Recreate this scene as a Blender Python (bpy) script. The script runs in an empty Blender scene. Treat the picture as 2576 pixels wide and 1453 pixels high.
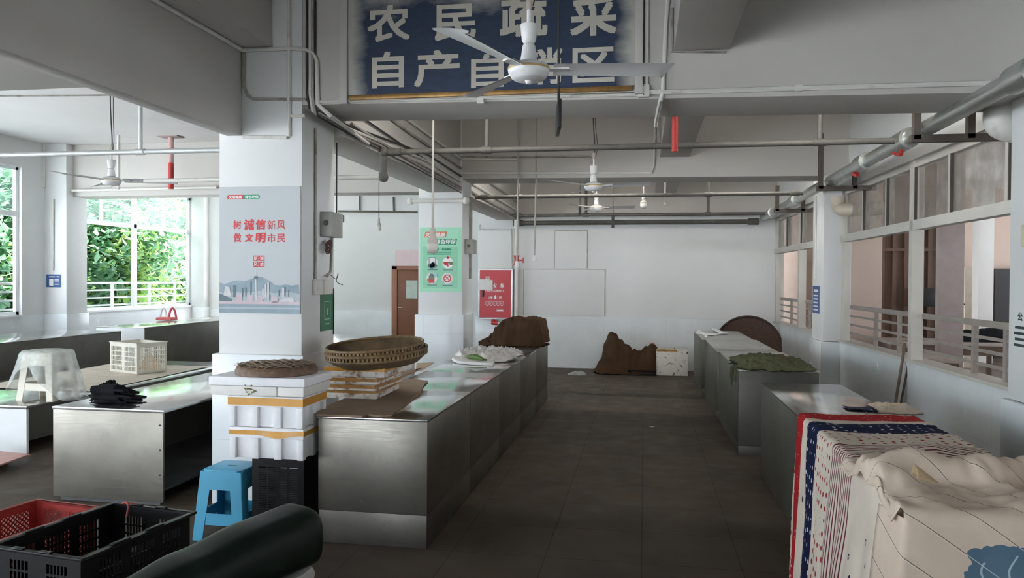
import bpy, bmesh, math, random
from mathutils import Vector, Matrix, noise
PI = math.pi
random.seed(7)
SC = bpy.context.scene
COL = SC.collection

# ------------------------------------------------------------------ camera
F_PX, CAM_H = 1940.0, 1.75
YAW, PITCH, ROLL = math.radians(9.706), math.radians(-0.753), 0.006
fwd = Vector((-math.sin(YAW)*math.cos(PITCH), math.cos(YAW)*math.cos(PITCH), math.sin(PITCH)))
rgt = Vector((math.cos(YAW), math.sin(YAW), 0))
upv = rgt.cross(fwd)
r2 = rgt*math.cos(ROLL) + upv*math.sin(ROLL)
u2 = -rgt*math.sin(ROLL) + upv*math.cos(ROLL)
cam = bpy.data.cameras.new('camera')
cam.sensor_width = 36.0
cam.lens = 36.0*F_PX/2576.0
cam.clip_start = 0.05
cam.clip_end = 200
cam_o = bpy.data.objects.new('camera', cam)
COL.objects.link(cam_o)
mw = Matrix((r2, u2, -fwd)).transposed().to_4x4()
mw.translation = (0, 0, CAM_H)
cam_o.matrix_world = mw
SC.camera = cam_o

# ------------------------------------------------------------------ world, daylight, exposure
SC.view_settings.view_transform = 'Standard'
SC.view_settings.look = 'None'
SC.view_settings.gamma = 1
SC.view_settings.use_curve_mapping = False
SC.view_settings.exposure = 1.24
world = bpy.data.worlds.new('overcast_sky')
SC.world = world
world.use_nodes = True
wn = world.node_tree
bg = wn.nodes['Background']
bg.inputs[0].default_value = (0.83, 0.915, 1.0, 1)
bg.inputs[1].default_value = 3.6
sun = bpy.data.lights.new('sun', 'SUN'); sun.energy = 25.0; sun.angle = math.radians(3); sun.color = (1.0, .985, .96)
sun_o = bpy.data.objects.new('sun', sun); COL.objects.link(sun_o)
sun_o.rotation_euler = Vector((-.42, -.30, -1.0)).to_track_quat('-Z', 'Y').to_euler()
FILL_POWER = 34.0  # emission of the added fill tubes, out of the camera's sight
SC.cycles.use_denoising = True
SC.cycles.diffuse_bounces = 7
SC.cycles.max_bounces = 12
SC.cycles.transparent_max_bounces = 24
SC.cycles.sample_clamp_indirect = 8

def portal(name, c, sx, sy, direction):
    l = bpy.data.lights.new(name, 'AREA')
    l.shape = 'RECTANGLE'; l.size = sx; l.size_y = sy
    l.cycles.is_portal = True
    o = bpy.data.objects.new(name, l); COL.objects.link(o)
    o.location = c
    o.rotation_euler = Vector(direction).to_track_quat('-Z', 'Y').to_euler()
portal('window_daylight', (-11.95, 16.65, 2.35), 4.4, 2.9, (1, 0, 0))
portal('window_daylight', (-11.95, 11.0, 2.35), 4.1, 2.9, (1, 0, 0))
portal('window_daylight', (-11.95, 6.0, 2.35), 4.2, 2.9, (1, 0, 0))
portal('added_opening_daylight', (-11.95, -1.4, 1.45), 9.5, 2.9, (1, 0, 0))  # unseen opening in the left wall, added to brighten the right side
portal('entrance_daylight', (-6.0, -6.05, 1.17), 7.0, 2.35, (0, 1, 0))
portal('window_daylight', (-9.5, 19.15, 2.4), 2.9, 2.8, (0, -1, 0))  # portal of the unseen window added in the back wall
portal('hall_daylight', (14.95, 8.0, 1.37), 25, 1.55, (-1, 0, 0))
portal('hall_daylight', (11.2, 19.55, 1.5), 5.0, 2.2, (0, -1, 0))

# ------------------------------------------------------------------ pixel -> place helpers
def ray(x, y):
    return fwd + r2*((x-1288)/F_PX) - u2*((y-726.5)/F_PX)
def at_z(x, y, z):
    d = ray(x, y); t = (z-CAM_H)/d.z
    return Vector((0, 0, CAM_H)) + d*t
def at_y(x, y, Y):
    d = ray(x, y); t = Y/d.y
    return Vector((0, 0, CAM_H)) + d*t
def at_x(x, y, X):
    d = ray(x, y); t = X/d.x
    return Vector((0, 0, CAM_H)) + d*t

# ------------------------------------------------------------------ materials
MATS = {}
class NT:
    def __init__(s, name):
        s.m = bpy.data.materials.new(name); s.m.use_nodes = True
        s.t = s.m.node_tree; s.n = s.t.nodes; s.b = s.n['Principled BSDF']
    def node(s, typ, **kw):
        n = s.n.new(typ)
        for k, v in kw.items(): setattr(n, k, v)
        return n
    def link(s, a, b): s.t.links.new(a, b)
    def val(s, x):
        return x
    def math(s, op, a, b=None, c=None, clamp=False):
        n = s.n.new('ShaderNodeMath'); n.operation = op; n.use_clamp = clamp
        for i, x in enumerate((a, b, c)):
            if x is None: continue
            if isinstance(x, (int, float)): n.inputs[i].default_value = x
            else: s.link(x, n.inputs[i])
        return n.outputs[0]
    def mix(s, fac, a, b):
        n = s.n.new('ShaderNodeMix'); n.data_type = 'RGBA'
        for i, x in ((0, fac), (6, a), (7, b)):
            if isinstance(x, (int, float)): n.inputs[i].default_value = x
            elif isinstance(x, tuple): n.inputs[i].default_value = (*x[:3], 1)
            else: s.link(x, n.inputs[i])
        return n.outputs[2]
    def coord(s, kind='Object'):
        return s.n.new('ShaderNodeTexCoord').outputs[kind]
    def noise(s, vec, scale, detail=4, rough=.55, out=0):
        n = s.n.new('ShaderNodeTexNoise')
        n.inputs['Scale'].default_value = scale; n.inputs['Detail'].default_value = detail
        n.inputs['Roughness'].default_value = rough
        if vec is not None: s.link(vec, n.inputs['Vector'])
        return n.outputs[out]
    def ramp(s, fac, stops, interp='LINEAR'):
        n = s.n.new('ShaderNodeValToRGB'); cr = n.color_ramp; cr.interpolation = interp
        while len(cr.elements) < len(stops): cr.elements.new(0.5)
        for e, (p, c) in zip(cr.elements, stops):
            e.position = p; e.color = (*c[:3], 1) if isinstance(c, tuple) else (c, c, c, 1)
        s.link(fac, n.inputs[0]); return n.outputs[0]
    def bump(s, h, strength, dist=.01):
        n = s.n.new('ShaderNodeBump'); n.inputs['Strength'].default_value = strength
        n.inputs['Distance'].default_value = dist
        s.link(h, n.inputs['Height']); s.link(n.outputs[0], s.b.inputs['Normal'])
    def scale(s, vec, v):
        n = s.n.new('ShaderNodeVectorMath'); n.operation = 'MULTIPLY'
        s.link(vec, n.inputs[0]); n.inputs[1].default_value = v
        return n.outputs[0]
    def sep(s, vec):
        n = s.n.new('ShaderNodeSeparateXYZ'); s.link(vec, n.inputs[0]); return n.outputs
    def comb(s, *a):
        n = s.n.new('ShaderNodeCombineXYZ')
        for i, x in enumerate(a):
            if isinstance(x, (int, float)): n.inputs[i].default_value = x
            else: s.link(x, n.inputs[i])
        return n.outputs[0]

def mat(name, col, rough=.6, metal=0.0, var=.12, vscale=6, bump=0.0, bscale=40, spec=.5, sss=0, dirt=None, dscale=3, dlo=.55, dhi=.75):
    """plain procedural material: a colour with noise variation, optional grain bump and dirt blotches"""
    if name in MATS: return MATS[name]
    t = NT(name)
    t.b.inputs['Roughness'].default_value = rough
    t.b.inputs['Metallic'].default_value = metal
    t.b.inputs['Specular IOR Level'].default_value = spec
    co = t.coord()
    c = Vector(col)
    out = t.ramp(t.noise(co, vscale, 5), [(.25, tuple(c*(1-var))), (.75, tuple(x*(1+var) for x in c))])
    if dirt:
        f = t.ramp(t.noise(co, dscale, 6, .65), [(dlo, 0.0), (dhi, 1.0)])
        out = t.mix(f, out, dirt)
    t.link(out, t.b.inputs['Base Color'])
    if bump: t.bump(t.noise(co, bscale, 4), bump, .004)
    if sss:
        t.b.inputs['Subsurface Weight'].default_value = sss
        t.b.inputs['Subsurface Radius'].default_value = (.02, .02, .02)
    MATS[name] = t.m
    return t.m

WALL = mat('white_wall_paint', (.71, .72, .715), .75, var=.035, vscale=1.2, bump=.08, bscale=60, dirt=(.55, .53, .48), dscale=.9, dlo=.66, dhi=.95)
CEIL = mat('ceiling_paint', (.75, .725, .715), .8, var=.04, vscale=.7, bump=.05, bscale=40, dirt=(.55, .50, .49), dscale=.5, dlo=.6, dhi=.95)
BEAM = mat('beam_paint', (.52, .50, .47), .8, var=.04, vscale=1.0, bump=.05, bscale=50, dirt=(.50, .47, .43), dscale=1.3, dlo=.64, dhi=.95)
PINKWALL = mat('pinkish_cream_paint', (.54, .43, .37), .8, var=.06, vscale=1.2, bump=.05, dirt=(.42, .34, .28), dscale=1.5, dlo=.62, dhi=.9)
FRAME = mat('window_frame_paint', (.54, .52, .48), .5, var=.06, vscale=4)
FRAMEW = mat('white_frame', (.8, .83, .84), .45, var=.03)
PVC = mat('white_conduit', (.66, .65, .61), .5, var=.06, vscale=5, dirt=(.34, .31, .26), dscale=5, dlo=.6, dhi=.85)
PVCDARK = mat('grimy_conduit', (.36, .34, .31), .6, var=.15, vscale=5, dirt=(.16, .14, .12), dscale=6, dlo=.5, dhi=.7)
CABLE = mat('black_cable', (.03, .03, .032), .55, var=.1)
GALV = mat('galvanised_pipe', (.105, .10, .09), .6, .2, var=.15, vscale=5, dirt=(.16, .15, .12), dscale=6, dlo=.52, dhi=.72)
GALVBIG = mat('bright_galvanised_pipe', (.50, .52, .50), .32, .85, var=.12, vscale=4, dirt=(.25, .24, .21), dscale=3, dlo=.58, dhi=.8)
REDPAINT = mat('red_pipe_paint', (.46, .035, .03), .5, var=.15)
ANGLE = mat('dark_angle_iron', (.085, .07, .06), .6, .3, var=.2)
FANW = mat('white_fan_enamel', (.72, .72, .72), .4, var=.04, dirt=(.5, .48, .44), dscale=8, dlo=.62, dhi=.85)
GOLD = mat('gold_trim', (.55, .40, .16), .4, .4)
BLACKP = mat('black_plastic', (.008, .008, .009), .42, var=.2)
BLACKCR = mat('black_crate_plastic', (.0055, .0055, .006), .4, spec=.3, var=.25, vscale=9)
REDCR = mat('red_crate_plastic', (.40, .045, .04), .45, var=.12, vscale=7, dirt=(.30, .09, .07), dscale=6)
BLUEP = mat('blue_stool_plastic', (.045, .36, .58), .38, var=.05)
IVORYP = mat('ivory_plastic', (.72, .68, .58), .42, var=.05)
CRATEW = mat('cream_crate_plastic', (.74, .71, .63), .45, var=.05)
EPS = mat('white_foam', (.84, .85, .87), .75, var=.03, vscale=30, bump=.15, bscale=160)
EPSDIRT = mat('stained_foam', (.76, .73, .68), .75, var=.05, vscale=20, bump=.15, bscale=140, dirt=(.26, .14, .06), dscale=11, dlo=.50, dhi=.64)
EPSDOT = mat('scuffed_foam', (.78, .77, .70), .75, var=.05, vscale=20, dirt=(.06, .06, .05), dscale=16, dlo=.59, dhi=.63)
TAPE = mat('orange_packing_tape', (.62, .30, .035), .32, var=.1, vscale=12)
TAPEOLD = mat('grubby_brown_tape', (.44, .22, .055), .4, var=.25, vscale=10, dirt=(.16, .09, .04), dscale=8)
CARD = mat('brown_cardboard', (.27, .19, .13), .85, var=.12, vscale=5, bump=.1, bscale=30)
CARDPALE = mat('pale_cardboard', (.52, .40, .27), .85, var=.08)
BROWNCLOTH = mat('brown_cloth', (.070, .041, .024), .95, var=.2, vscale=6, bump=.25, bscale=90, spec=.1)
BLACKCLOTH = mat('black_knit', (.016, .017, .02), .95, var=.3, bump=.4, bscale=200, spec=.1)
TARPGREEN = mat('olive_net', (.075, .082, .036), .9, var=.35, vscale=12, bump=.5, bscale=80, dirt=(.13, .105, .055), dscale=8)
BAGW = mat('white_plastic_film', (.74, .73, .71), .35, var=.08, vscale=12, bump=.6, bscale=30)
DOORBROWN = mat('brown_door', (.20, .072, .03), .5, var=.12, vscale=4)
DOORFRAME = mat('brown_door_frame', (.32, .14, .075), .5, var=.1)
DARKBROWN = mat('dark_brown_shutter', (.135, .085, .06), .7, var=.15, vscale=2)
DARKGREY = mat('dark_grey_metal', (.10, .10, .10), .5, .3, var=.2)
REDCAB = mat('red_cabinet_enamel', (.47, .022, .035), .4, var=.05)
ALU = mat('pale_aluminium', (.68, .68, .70), .4, .5, var=.06)
INKWHITE = mat('white_print', (.80, .80, .78), .6, var=.03)
INKRED = mat('red_print', (.60, .035, .04), .6, var=.06)
INKDARK = mat('dark_print', (.03, .05, .05), .6)
INKGREEN = mat('green_print', (.02, .30, .17), .6)
INKORANGE = mat('orange_print', (.72, .17, .07), .6)
POSTGREEN = mat('mint_poster', (.36, .72, .52), .5, var=.02)
POSTGREEND = mat('deeper_mint_print', (.27, .62, .42), .5, var=.02)
POSTGREY = mat('grey_poster', (.47, .50, .52), .5, var=.03, vscale=2)
MTN = mat('slate_blue_print', (.26, .34, .39), .6, var=.2, vscale=5)
MTN2 = mat('pale_slate_print', (.40, .47, .50), .6, var=.12, vscale=5)
CITYD = mat('dark_slate_print', (.12, .17, .20), .6, var=.3, vscale=8)
CITYL = mat('pale_city_print', (.60, .60, .61), .6, var=.1, vscale=8)
CITYP = mat('pink_haze_print', (.56, .47, .51), .6, var=.15, vscale=6)
PLATEBLUE = mat('blue_plate', (.03, .09, .26), .45)
QRGREEN = mat('dark_green_plate', (.035, .17, .09), .45)
SIGNLETTER = mat('dusty_cream_letter', (.55, .52, .45), .7, var=.1, vscale=3)
PINKPANEL = mat('pale_pink_panel', (.76, .60, .62), .6, var=.05)
GREENGLASS = mat('frosted_green_pane', (.42, .50, .42), .3)
WICKER = None
def tile_mat(name, ca, cb, mortar, w, h, msize, rough, axes, bump=.0, var=.06, dirt=None, spec=.5):
    t = NT(name); co = t.coord(); x, y, z = t.sep(co)
    d = {'x': x, 'y': y, 'z': z}
    if axes == 'wall': v = t.comb(t.math('ADD', x, y), z, 0.0)
    else: v = t.comb(d[axes[0]], d[axes[1]], 0.0)
    br = t.node('ShaderNodeTexBrick'); br.offset = 0.0; br.squash = 1.0
    br.inputs['Scale'].default_value = 1.0
    br.inputs['Brick Width'].default_value = w; br.inputs['Row Height'].default_value = h
    br.inputs['Mortar Size'].default_value = msize; br.inputs['Mortar Smooth'].default_value = .3
    br.inputs['Color1'].default_value = (*ca, 1); br.inputs['Color2'].default_value = (*cb, 1)
    br.inputs['Mortar'].default_value = (*mortar, 1)
    t.link(v, br.inputs['Vector'])
    n = t.noise(co, 2.5, 7, .65)
    g = t.ramp(n, [(.3, 1-var*2), (.7, 1+var)])
    mul = t.node('ShaderNodeMix', data_type='RGBA', blend_type='MULTIPLY'); mul.inputs[0].default_value = 1
    t.link(br.outputs['Color'], mul.inputs[6]); t.link(g, mul.inputs[7])
    out = mul.outputs[2]
    if dirt:
        out = t.mix(t.ramp(t.noise(co, .8, 6, .7), [(.5, 0.0), (.72, .8)]), out, dirt)
    t.link(out, t.b.inputs['Base Color'])
    r = t.ramp(t.noise(co, 5, 5), [(.3, rough*.8), (.7, min(1, rough*1.25))])
    t.link(r, t.b.inputs['Roughness'])
    t.b.inputs['Specular IOR Level'].default_value = spec
    if bump: t.bump(t.math('ADD', t.math('MULTIPLY', br.outputs['Fac'], -1.0), t.math('MULTIPLY', n, .25)), bump, .003)
    MATS[name] = t.m
    return t.m
FLOORM = tile_mat('brown_stone_floor_tiles', (.100, .076, .056), (.088, .067, .050), (.040, .030, .022), .6, .6, .004, .62, 'xy', .25, .2, (.062, .052, .045), spec=.22)
DADO = tile_mat('glossy_pale_wall_tiles', (.80, .84, .86), (.785, .83, .85), (.60, .64, .65), .6, .5, .0015, .22, 'wall', .03, .03)

def steel(name, col, rough, streak=.2, wav=.5, grime=.35, metal=.95):
    t = NT(name); co = t.coord()
    t.b.inputs['Metallic'].default_value = metal
    st = t.noise(t.scale(co, (3, 3, 60)), 3, 4)
    bl = t.noise(co, 2.2, 6, .6)
    c = Vector(col)
    a = t.mix(t.ramp(bl, [(.3, 0.0), (.7, 1.0)]), tuple(c*(1-.18)), tuple(c*1.12))
    a = t.mix(t.math('MULTIPLY', t.ramp(t.noise(co, 6, 7, .7), [(.56, 0.0), (.75, 1.0)]), grime), a, tuple(c*.45))
    t.link(a, t.b.inputs['Base Color'])
    t.link(t.ramp(st, [(.2, rough*(1-streak)), (.8, rough*(1+streak))]), t.b.inputs['Roughness'])
    t.bump(t.noise(co, 1.9, 1), wav, .03)
    MATS[name] = t.m; return t.m
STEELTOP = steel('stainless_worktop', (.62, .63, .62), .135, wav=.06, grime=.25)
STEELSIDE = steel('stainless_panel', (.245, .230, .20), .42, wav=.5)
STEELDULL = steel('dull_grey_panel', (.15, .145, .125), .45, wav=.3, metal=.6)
STEELOLD = steel('worn_worktop', (.50, .49, .46), .32, wav=.15, grime=.75)

def sign_mat():
    t = NT('dusty_navy_sign_face'); co = t.coord('UV'); x, y, z = t.sep(co)
    ex = t.math('MINIMUM', x, t.math('SUBTRACT', 1.0, x))
    n = t.noise(co, 5, 6, .6); n2 = t.noise(co, 22, 3)
    # dust lies thick on the top edge and on the two sides, thin drifts between
    top = t.math('ADD', t.math('SUBTRACT', 1.0, y), t.math('MULTIPLY', t.math('SUBTRACT', n, .5), .75))
    side = t.math('ADD', t.math('MULTIPLY', ex, 8.5), t.math('MULTIPLY', t.math('SUBTRACT', n, .5), .8))
    d = t.math('MINIMUM', t.math('MULTIPLY', top, 1.55), side)
    f = t.ramp(d, [(.10, 1.0), (.55, 0.0)])
    base = t.ramp(n2, [(.3, (.012, .028, .065)), (.7, (.018, .038, .085))])
    out = t.mix(f, base, (.43, .42, .38))
    t.link(out, t.b.inputs['Base Color']); t.b.inputs['Roughness'].default_value = .6
    return t.m
SIGNFACE = sign_mat()

def wicker(name, a, b, sc=1.0):
    t = NT(name); co = t.coord(); x, y, z = t.sep(co)
    w1 = t.math('SINE', t.math('MULTIPLY', t.math('ADD', x, y), 420*sc))
    w2 = t.math('SINE', t.math('MULTIPLY', t.math('SUBTRACT', x, y), 420*sc))
    h = t.math('MULTIPLY', w1, w2)
    n = t.noise(co, 9, 5)
    c = t.mix(t.ramp(t.math('ADD', t.math('MULTIPLY', h, .25), n), [(.25, 0.0), (.8, 1.0)]), a, b)
    t.link(c, t.b.inputs['Base Color']); t.b.inputs['Roughness'].default_value = .6
    t.bump(h, .5, .002)
    return t.m
WICKER = wicker('woven_bamboo', (.075, .048, .022), (.20, .135, .065))
BAMBOORIM = mat('split_bamboo_binding', (.17, .11, .05), .5, var=.45, vscale=26)
STRIPDRY = mat('dry_bamboo_strip', (.30, .21, .135), .6, var=.25, vscale=15)

def clear_film(name, tint, alpha):
    t = NT(name)
    t.b.inputs['Base Color'].default_value = (*tint, 1); t.b.inputs['Roughness'].default_value = .5 if 'bag' in name else .25
    tr = t.node('ShaderNodeBsdfTransparent'); tr.inputs[0].default_value = (.97, .985, .98, 1)
    mx = t.node('ShaderNodeMixShader')
    n = t.noise(t.coord(), 7, 4)
    f = t.ramp(n, [(.3, max(0, alpha-.12)), (.7, min(1, alpha+.12))])
    t.link(f, mx.inputs[0]); t.link(tr.outputs[0], mx.inputs[1]); t.link(t.b.outputs[0], mx.inputs[2])
    t.link(mx.outputs[0], t.n['Material Output'].inputs['Surface'])
    if alpha > .3: t.bump(t.noise(t.coord(), 14, 4), .5, .01)
    MATS[name] = t.m; return t.m
GLASS = clear_film('hazy_window_glass', (.66, .90, .84), .20)
GLASSDIM = clear_film('dusty_window_glass', (.30, .26, .225), .46)
FILMBAG = clear_film('translucent_bag_film', (.80, .84, .83), .36)

def cloth_pattern():
    t = NT('patchwork_print_cotton'); uv = t.coord('UV'); u, v, _ = t.sep(uv)
    vv = t.math('ADD', v, t.math('MULTIPLY', t.math('SINE', t.math('MULTIPLY', u, 6.0)), .018))
    S = 2.6                                    # metres along the cloth mapped to the ramp
    f = t.math('DIVIDE', vv, S)
    cream, red, navy = (.72, .64, .54), (.42, .018, .022), (.010, .014, .055)
    B = [(0, cream), (.82, cream), (1.31, cream), (1.71, navy), (2.02, cream), (2.16, red), (2.40, cream)]
    base = t.ramp(f, [(p/S, c) for p, c in B], 'CONSTANT')
    def vor(scale, rnd, sx=1.0):
        n = t.node('ShaderNodeTexVoronoi'); n.feature = 'F1'; n.inputs['Scale'].default_value = scale
        n.inputs['Randomness'].default_value = rnd
        t.link(t.comb(t.math('MULTIPLY', u, sx), v, 0.0), n.inputs['Vector']); return n
    a = vor(26, .35); b = vor(17, .25); c = vor(9, .9)
    def band(lo, hi):
        return t.math('MULTIPLY', t.math('GREATER_THAN', vv, lo), t.math('LESS_THAN', vv, hi))
    def dots(vn, r): return t.math('LESS_THAN', vn.outputs['Distance'], r)
    out = base
    out = t.mix(t.math('MULTIPLY', band(2.16, 2.40), dots(a, .15)), out, (.75, .6, .55))
    out = t.mix(t.math('MULTIPLY', band(1.71, 2.02), dots(b, .19)), out, (.75, .76, .78))
    out = t.mix(t.math('MULTIPLY', band(1.31, 1.71), dots(b, .21)), out, (.36, .03, .035))
    out = t.mix(t.math('MULTIPLY', band(1.31, 1.71), dots(a, .10)), out, (.05, .05, .09))
    out = t.mix(t.math('MULTIPLY', band(2.40, 2.60), dots(b, .21)), out, (.36, .03, .035))
    out = t.mix(t.math('MULTIPLY', band(2.02, 2.16), dots(c, .13)), out, (.05, .05, .07))
    pin = t.math('LESS_THAN', t.math('FRACT', t.math('MULTIPLY', vv, 25.0)), .36)
    out = t.mix(t.math('MULTIPLY', band(.82, 1.31), pin), out, (.16, .025, .035))
    # a few navy crescents on the cream part
    moon = t.math('MULTIPLY', dots(c, .17), t.math('GREATER_THAN', vor(9, .9).outputs['Distance'], .12))
    out = t.mix(t.math('MULTIPLY', band(0.0, .82), moon), out, (.02, .02, .05))
    n = t.noise(t.coord(), 3, 5)
    mul = t.node('ShaderNodeMix', data_type='RGBA', blend_type='MULTIPLY'); mul.inputs[0].default_value = 1
    t.link(out, mul.inputs[6]); t.link(t.ramp(n, [(.3, .86), (.7, 1.05)]), mul.inputs[7])
    t.link(mul.outputs[2], t.b.inputs['Base Color'])
    t.b.inputs['Roughness'].default_value = .9; t.b.inputs['Specular IOR Level'].default_value = .15
    t.bump(t.noise(t.coord(), 180, 2), .15, .002)
    return t.m
CLOTHPAT = cloth_pattern()
def cloth_beige():
    t = NT('beige_lined_cotton'); uv = t.coord('UV'); u, v, _ = t.sep(uv)
    w = t.math('ADD', t.math('SUBTRACT', v, t.math('MULTIPLY', u, .75)), t.math('MULTIPLY', t.math('SINE', t.math('MULTIPLY', u, 5.0)), .02))
    fr = t.math('FRACT', t.math('MULTIPLY', w, 6.2))
    ln = t.math('LESS_THAN', fr, .022); ln2 = t.math('MULTIPLY', t.math('GREATER_THAN', fr, .022), t.math('LESS_THAN', fr, .05))
    n = t.noise(t.coord(), 4, 6)
    base = t.ramp(n, [(.3, (.60, .485, .385)), (.7, (.72, .595, .485))])
    out = t.mix(ln, base, (.17, .12, .085)); out = t.mix(ln2, out, (.70, .62, .53))
    # blue patch low on the hanging front, with white wavy strokes
    wob = t.math('MULTIPLY', t.math('SUBTRACT', t.noise(uv, 6, 3), .5), .22)
    pu = t.math('GREATER_THAN', t.math('ADD', u, wob), .33)
    pv = t.math('GREATER_THAN', t.math('ADD', v, t.math('ADD', wob, t.math('MULTIPLY', u, .16))), 1.07)
    patch = t.math('MULTIPLY', pu, pv)
    wav = t.math('LESS_THAN', t.math('FRACT', t.math('ADD', t.math('MULTIPLY', u, 13.0), t.math('MULTIPLY', t.math('SINE', t.math('MULTIPLY', v, 36.0)), .22))), .085)
    gap = t.math('GREATER_THAN', t.math('SINE', t.math('ADD', t.math('MULTIPLY', v, 26.0), t.math('MULTIPLY', u, 9.0))), -.45)
    blue = t.mix(t.math('MULTIPLY', wav, gap), t.ramp(n, [(.3, (.085, .15, .21)), (.7, (.12, .20, .27))]), (.40, .50, .56))
    blue = t.mix(ln, blue, (.5, .55, .58))
    out = t.mix(patch, out, blue)
    t.link(out, t.b.inputs['Base Color']); t.b.inputs['Roughness'].default_value = .92
    t.b.inputs['Specular IOR Level'].default_value = .15
    t.bump(t.noise(t.coord(), 150, 2), .15, .002)
    return t.m
CLOTHBEIGE = cloth_beige()
def dot_navy():
    t = NT('navy_dotted_cotton'); n = t.node('ShaderNodeTexVoronoi'); n.inputs['Scale'].default_value = 22
    n.inputs['Randomness'].default_value = .35
    t.link(t.coord(), n.inputs['Vector'])
    t.link(t.mix(t.math('LESS_THAN', n.outputs['Distance'], .2), (.010, .013, .045), (.7, .7, .72)), t.b.inputs['Base Color'])
    t.b.inputs['Roughness'].default_value = .9
    return t.m
CLOTHNAVY = dot_navy()
SEATM = mat('dark_green_vinyl', (.007, .014, .010), .38, var=.2, vscale=5, spec=.18, bump=.06, bscale=90)
SCBODY = mat('pale_scooter_panel', (.45, .45, .42), .35)
def leaf_mat(name, a, b):
    t = NT(name)
    r = t.node('ShaderNodeObjectInfo')
    n = t.noise(t.coord('Object'), 1.3, 3)
    t.link(t.ramp(n, [(.32, a), (.68, b)]), t.b.inputs['Base Color'])
    t.b.inputs['Roughness'].default_value = .45
    tl = t.node('ShaderNodeBsdfTranslucent'); mx = t.node('ShaderNodeMixShader'); mx.inputs[0].default_value = .35
    t.link(t.ramp(n, [(.32, a), (.68, b)]), tl.inputs[0])
    t.link(t.b.outputs[0], mx.inputs[1]); t.link(tl.outputs[0], mx.inputs[2])
    t.link(mx.outputs[0], t.n['Material Output'].inputs['Surface'])
    return t.m
LEAFD = leaf_mat('deep_green_leaf', (.055, .15, .075), (.20, .37, .22))
LEAFL = leaf_mat('fresh_green_leaf', (.22, .40, .10), (.42, .56, .20))
BARK = mat('dark_bark', (.06, .045, .035), .9, bump=.4)
GROUNDM = mat('outdoor_concrete', (.64, .67, .70), .9, var=.1)

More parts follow.
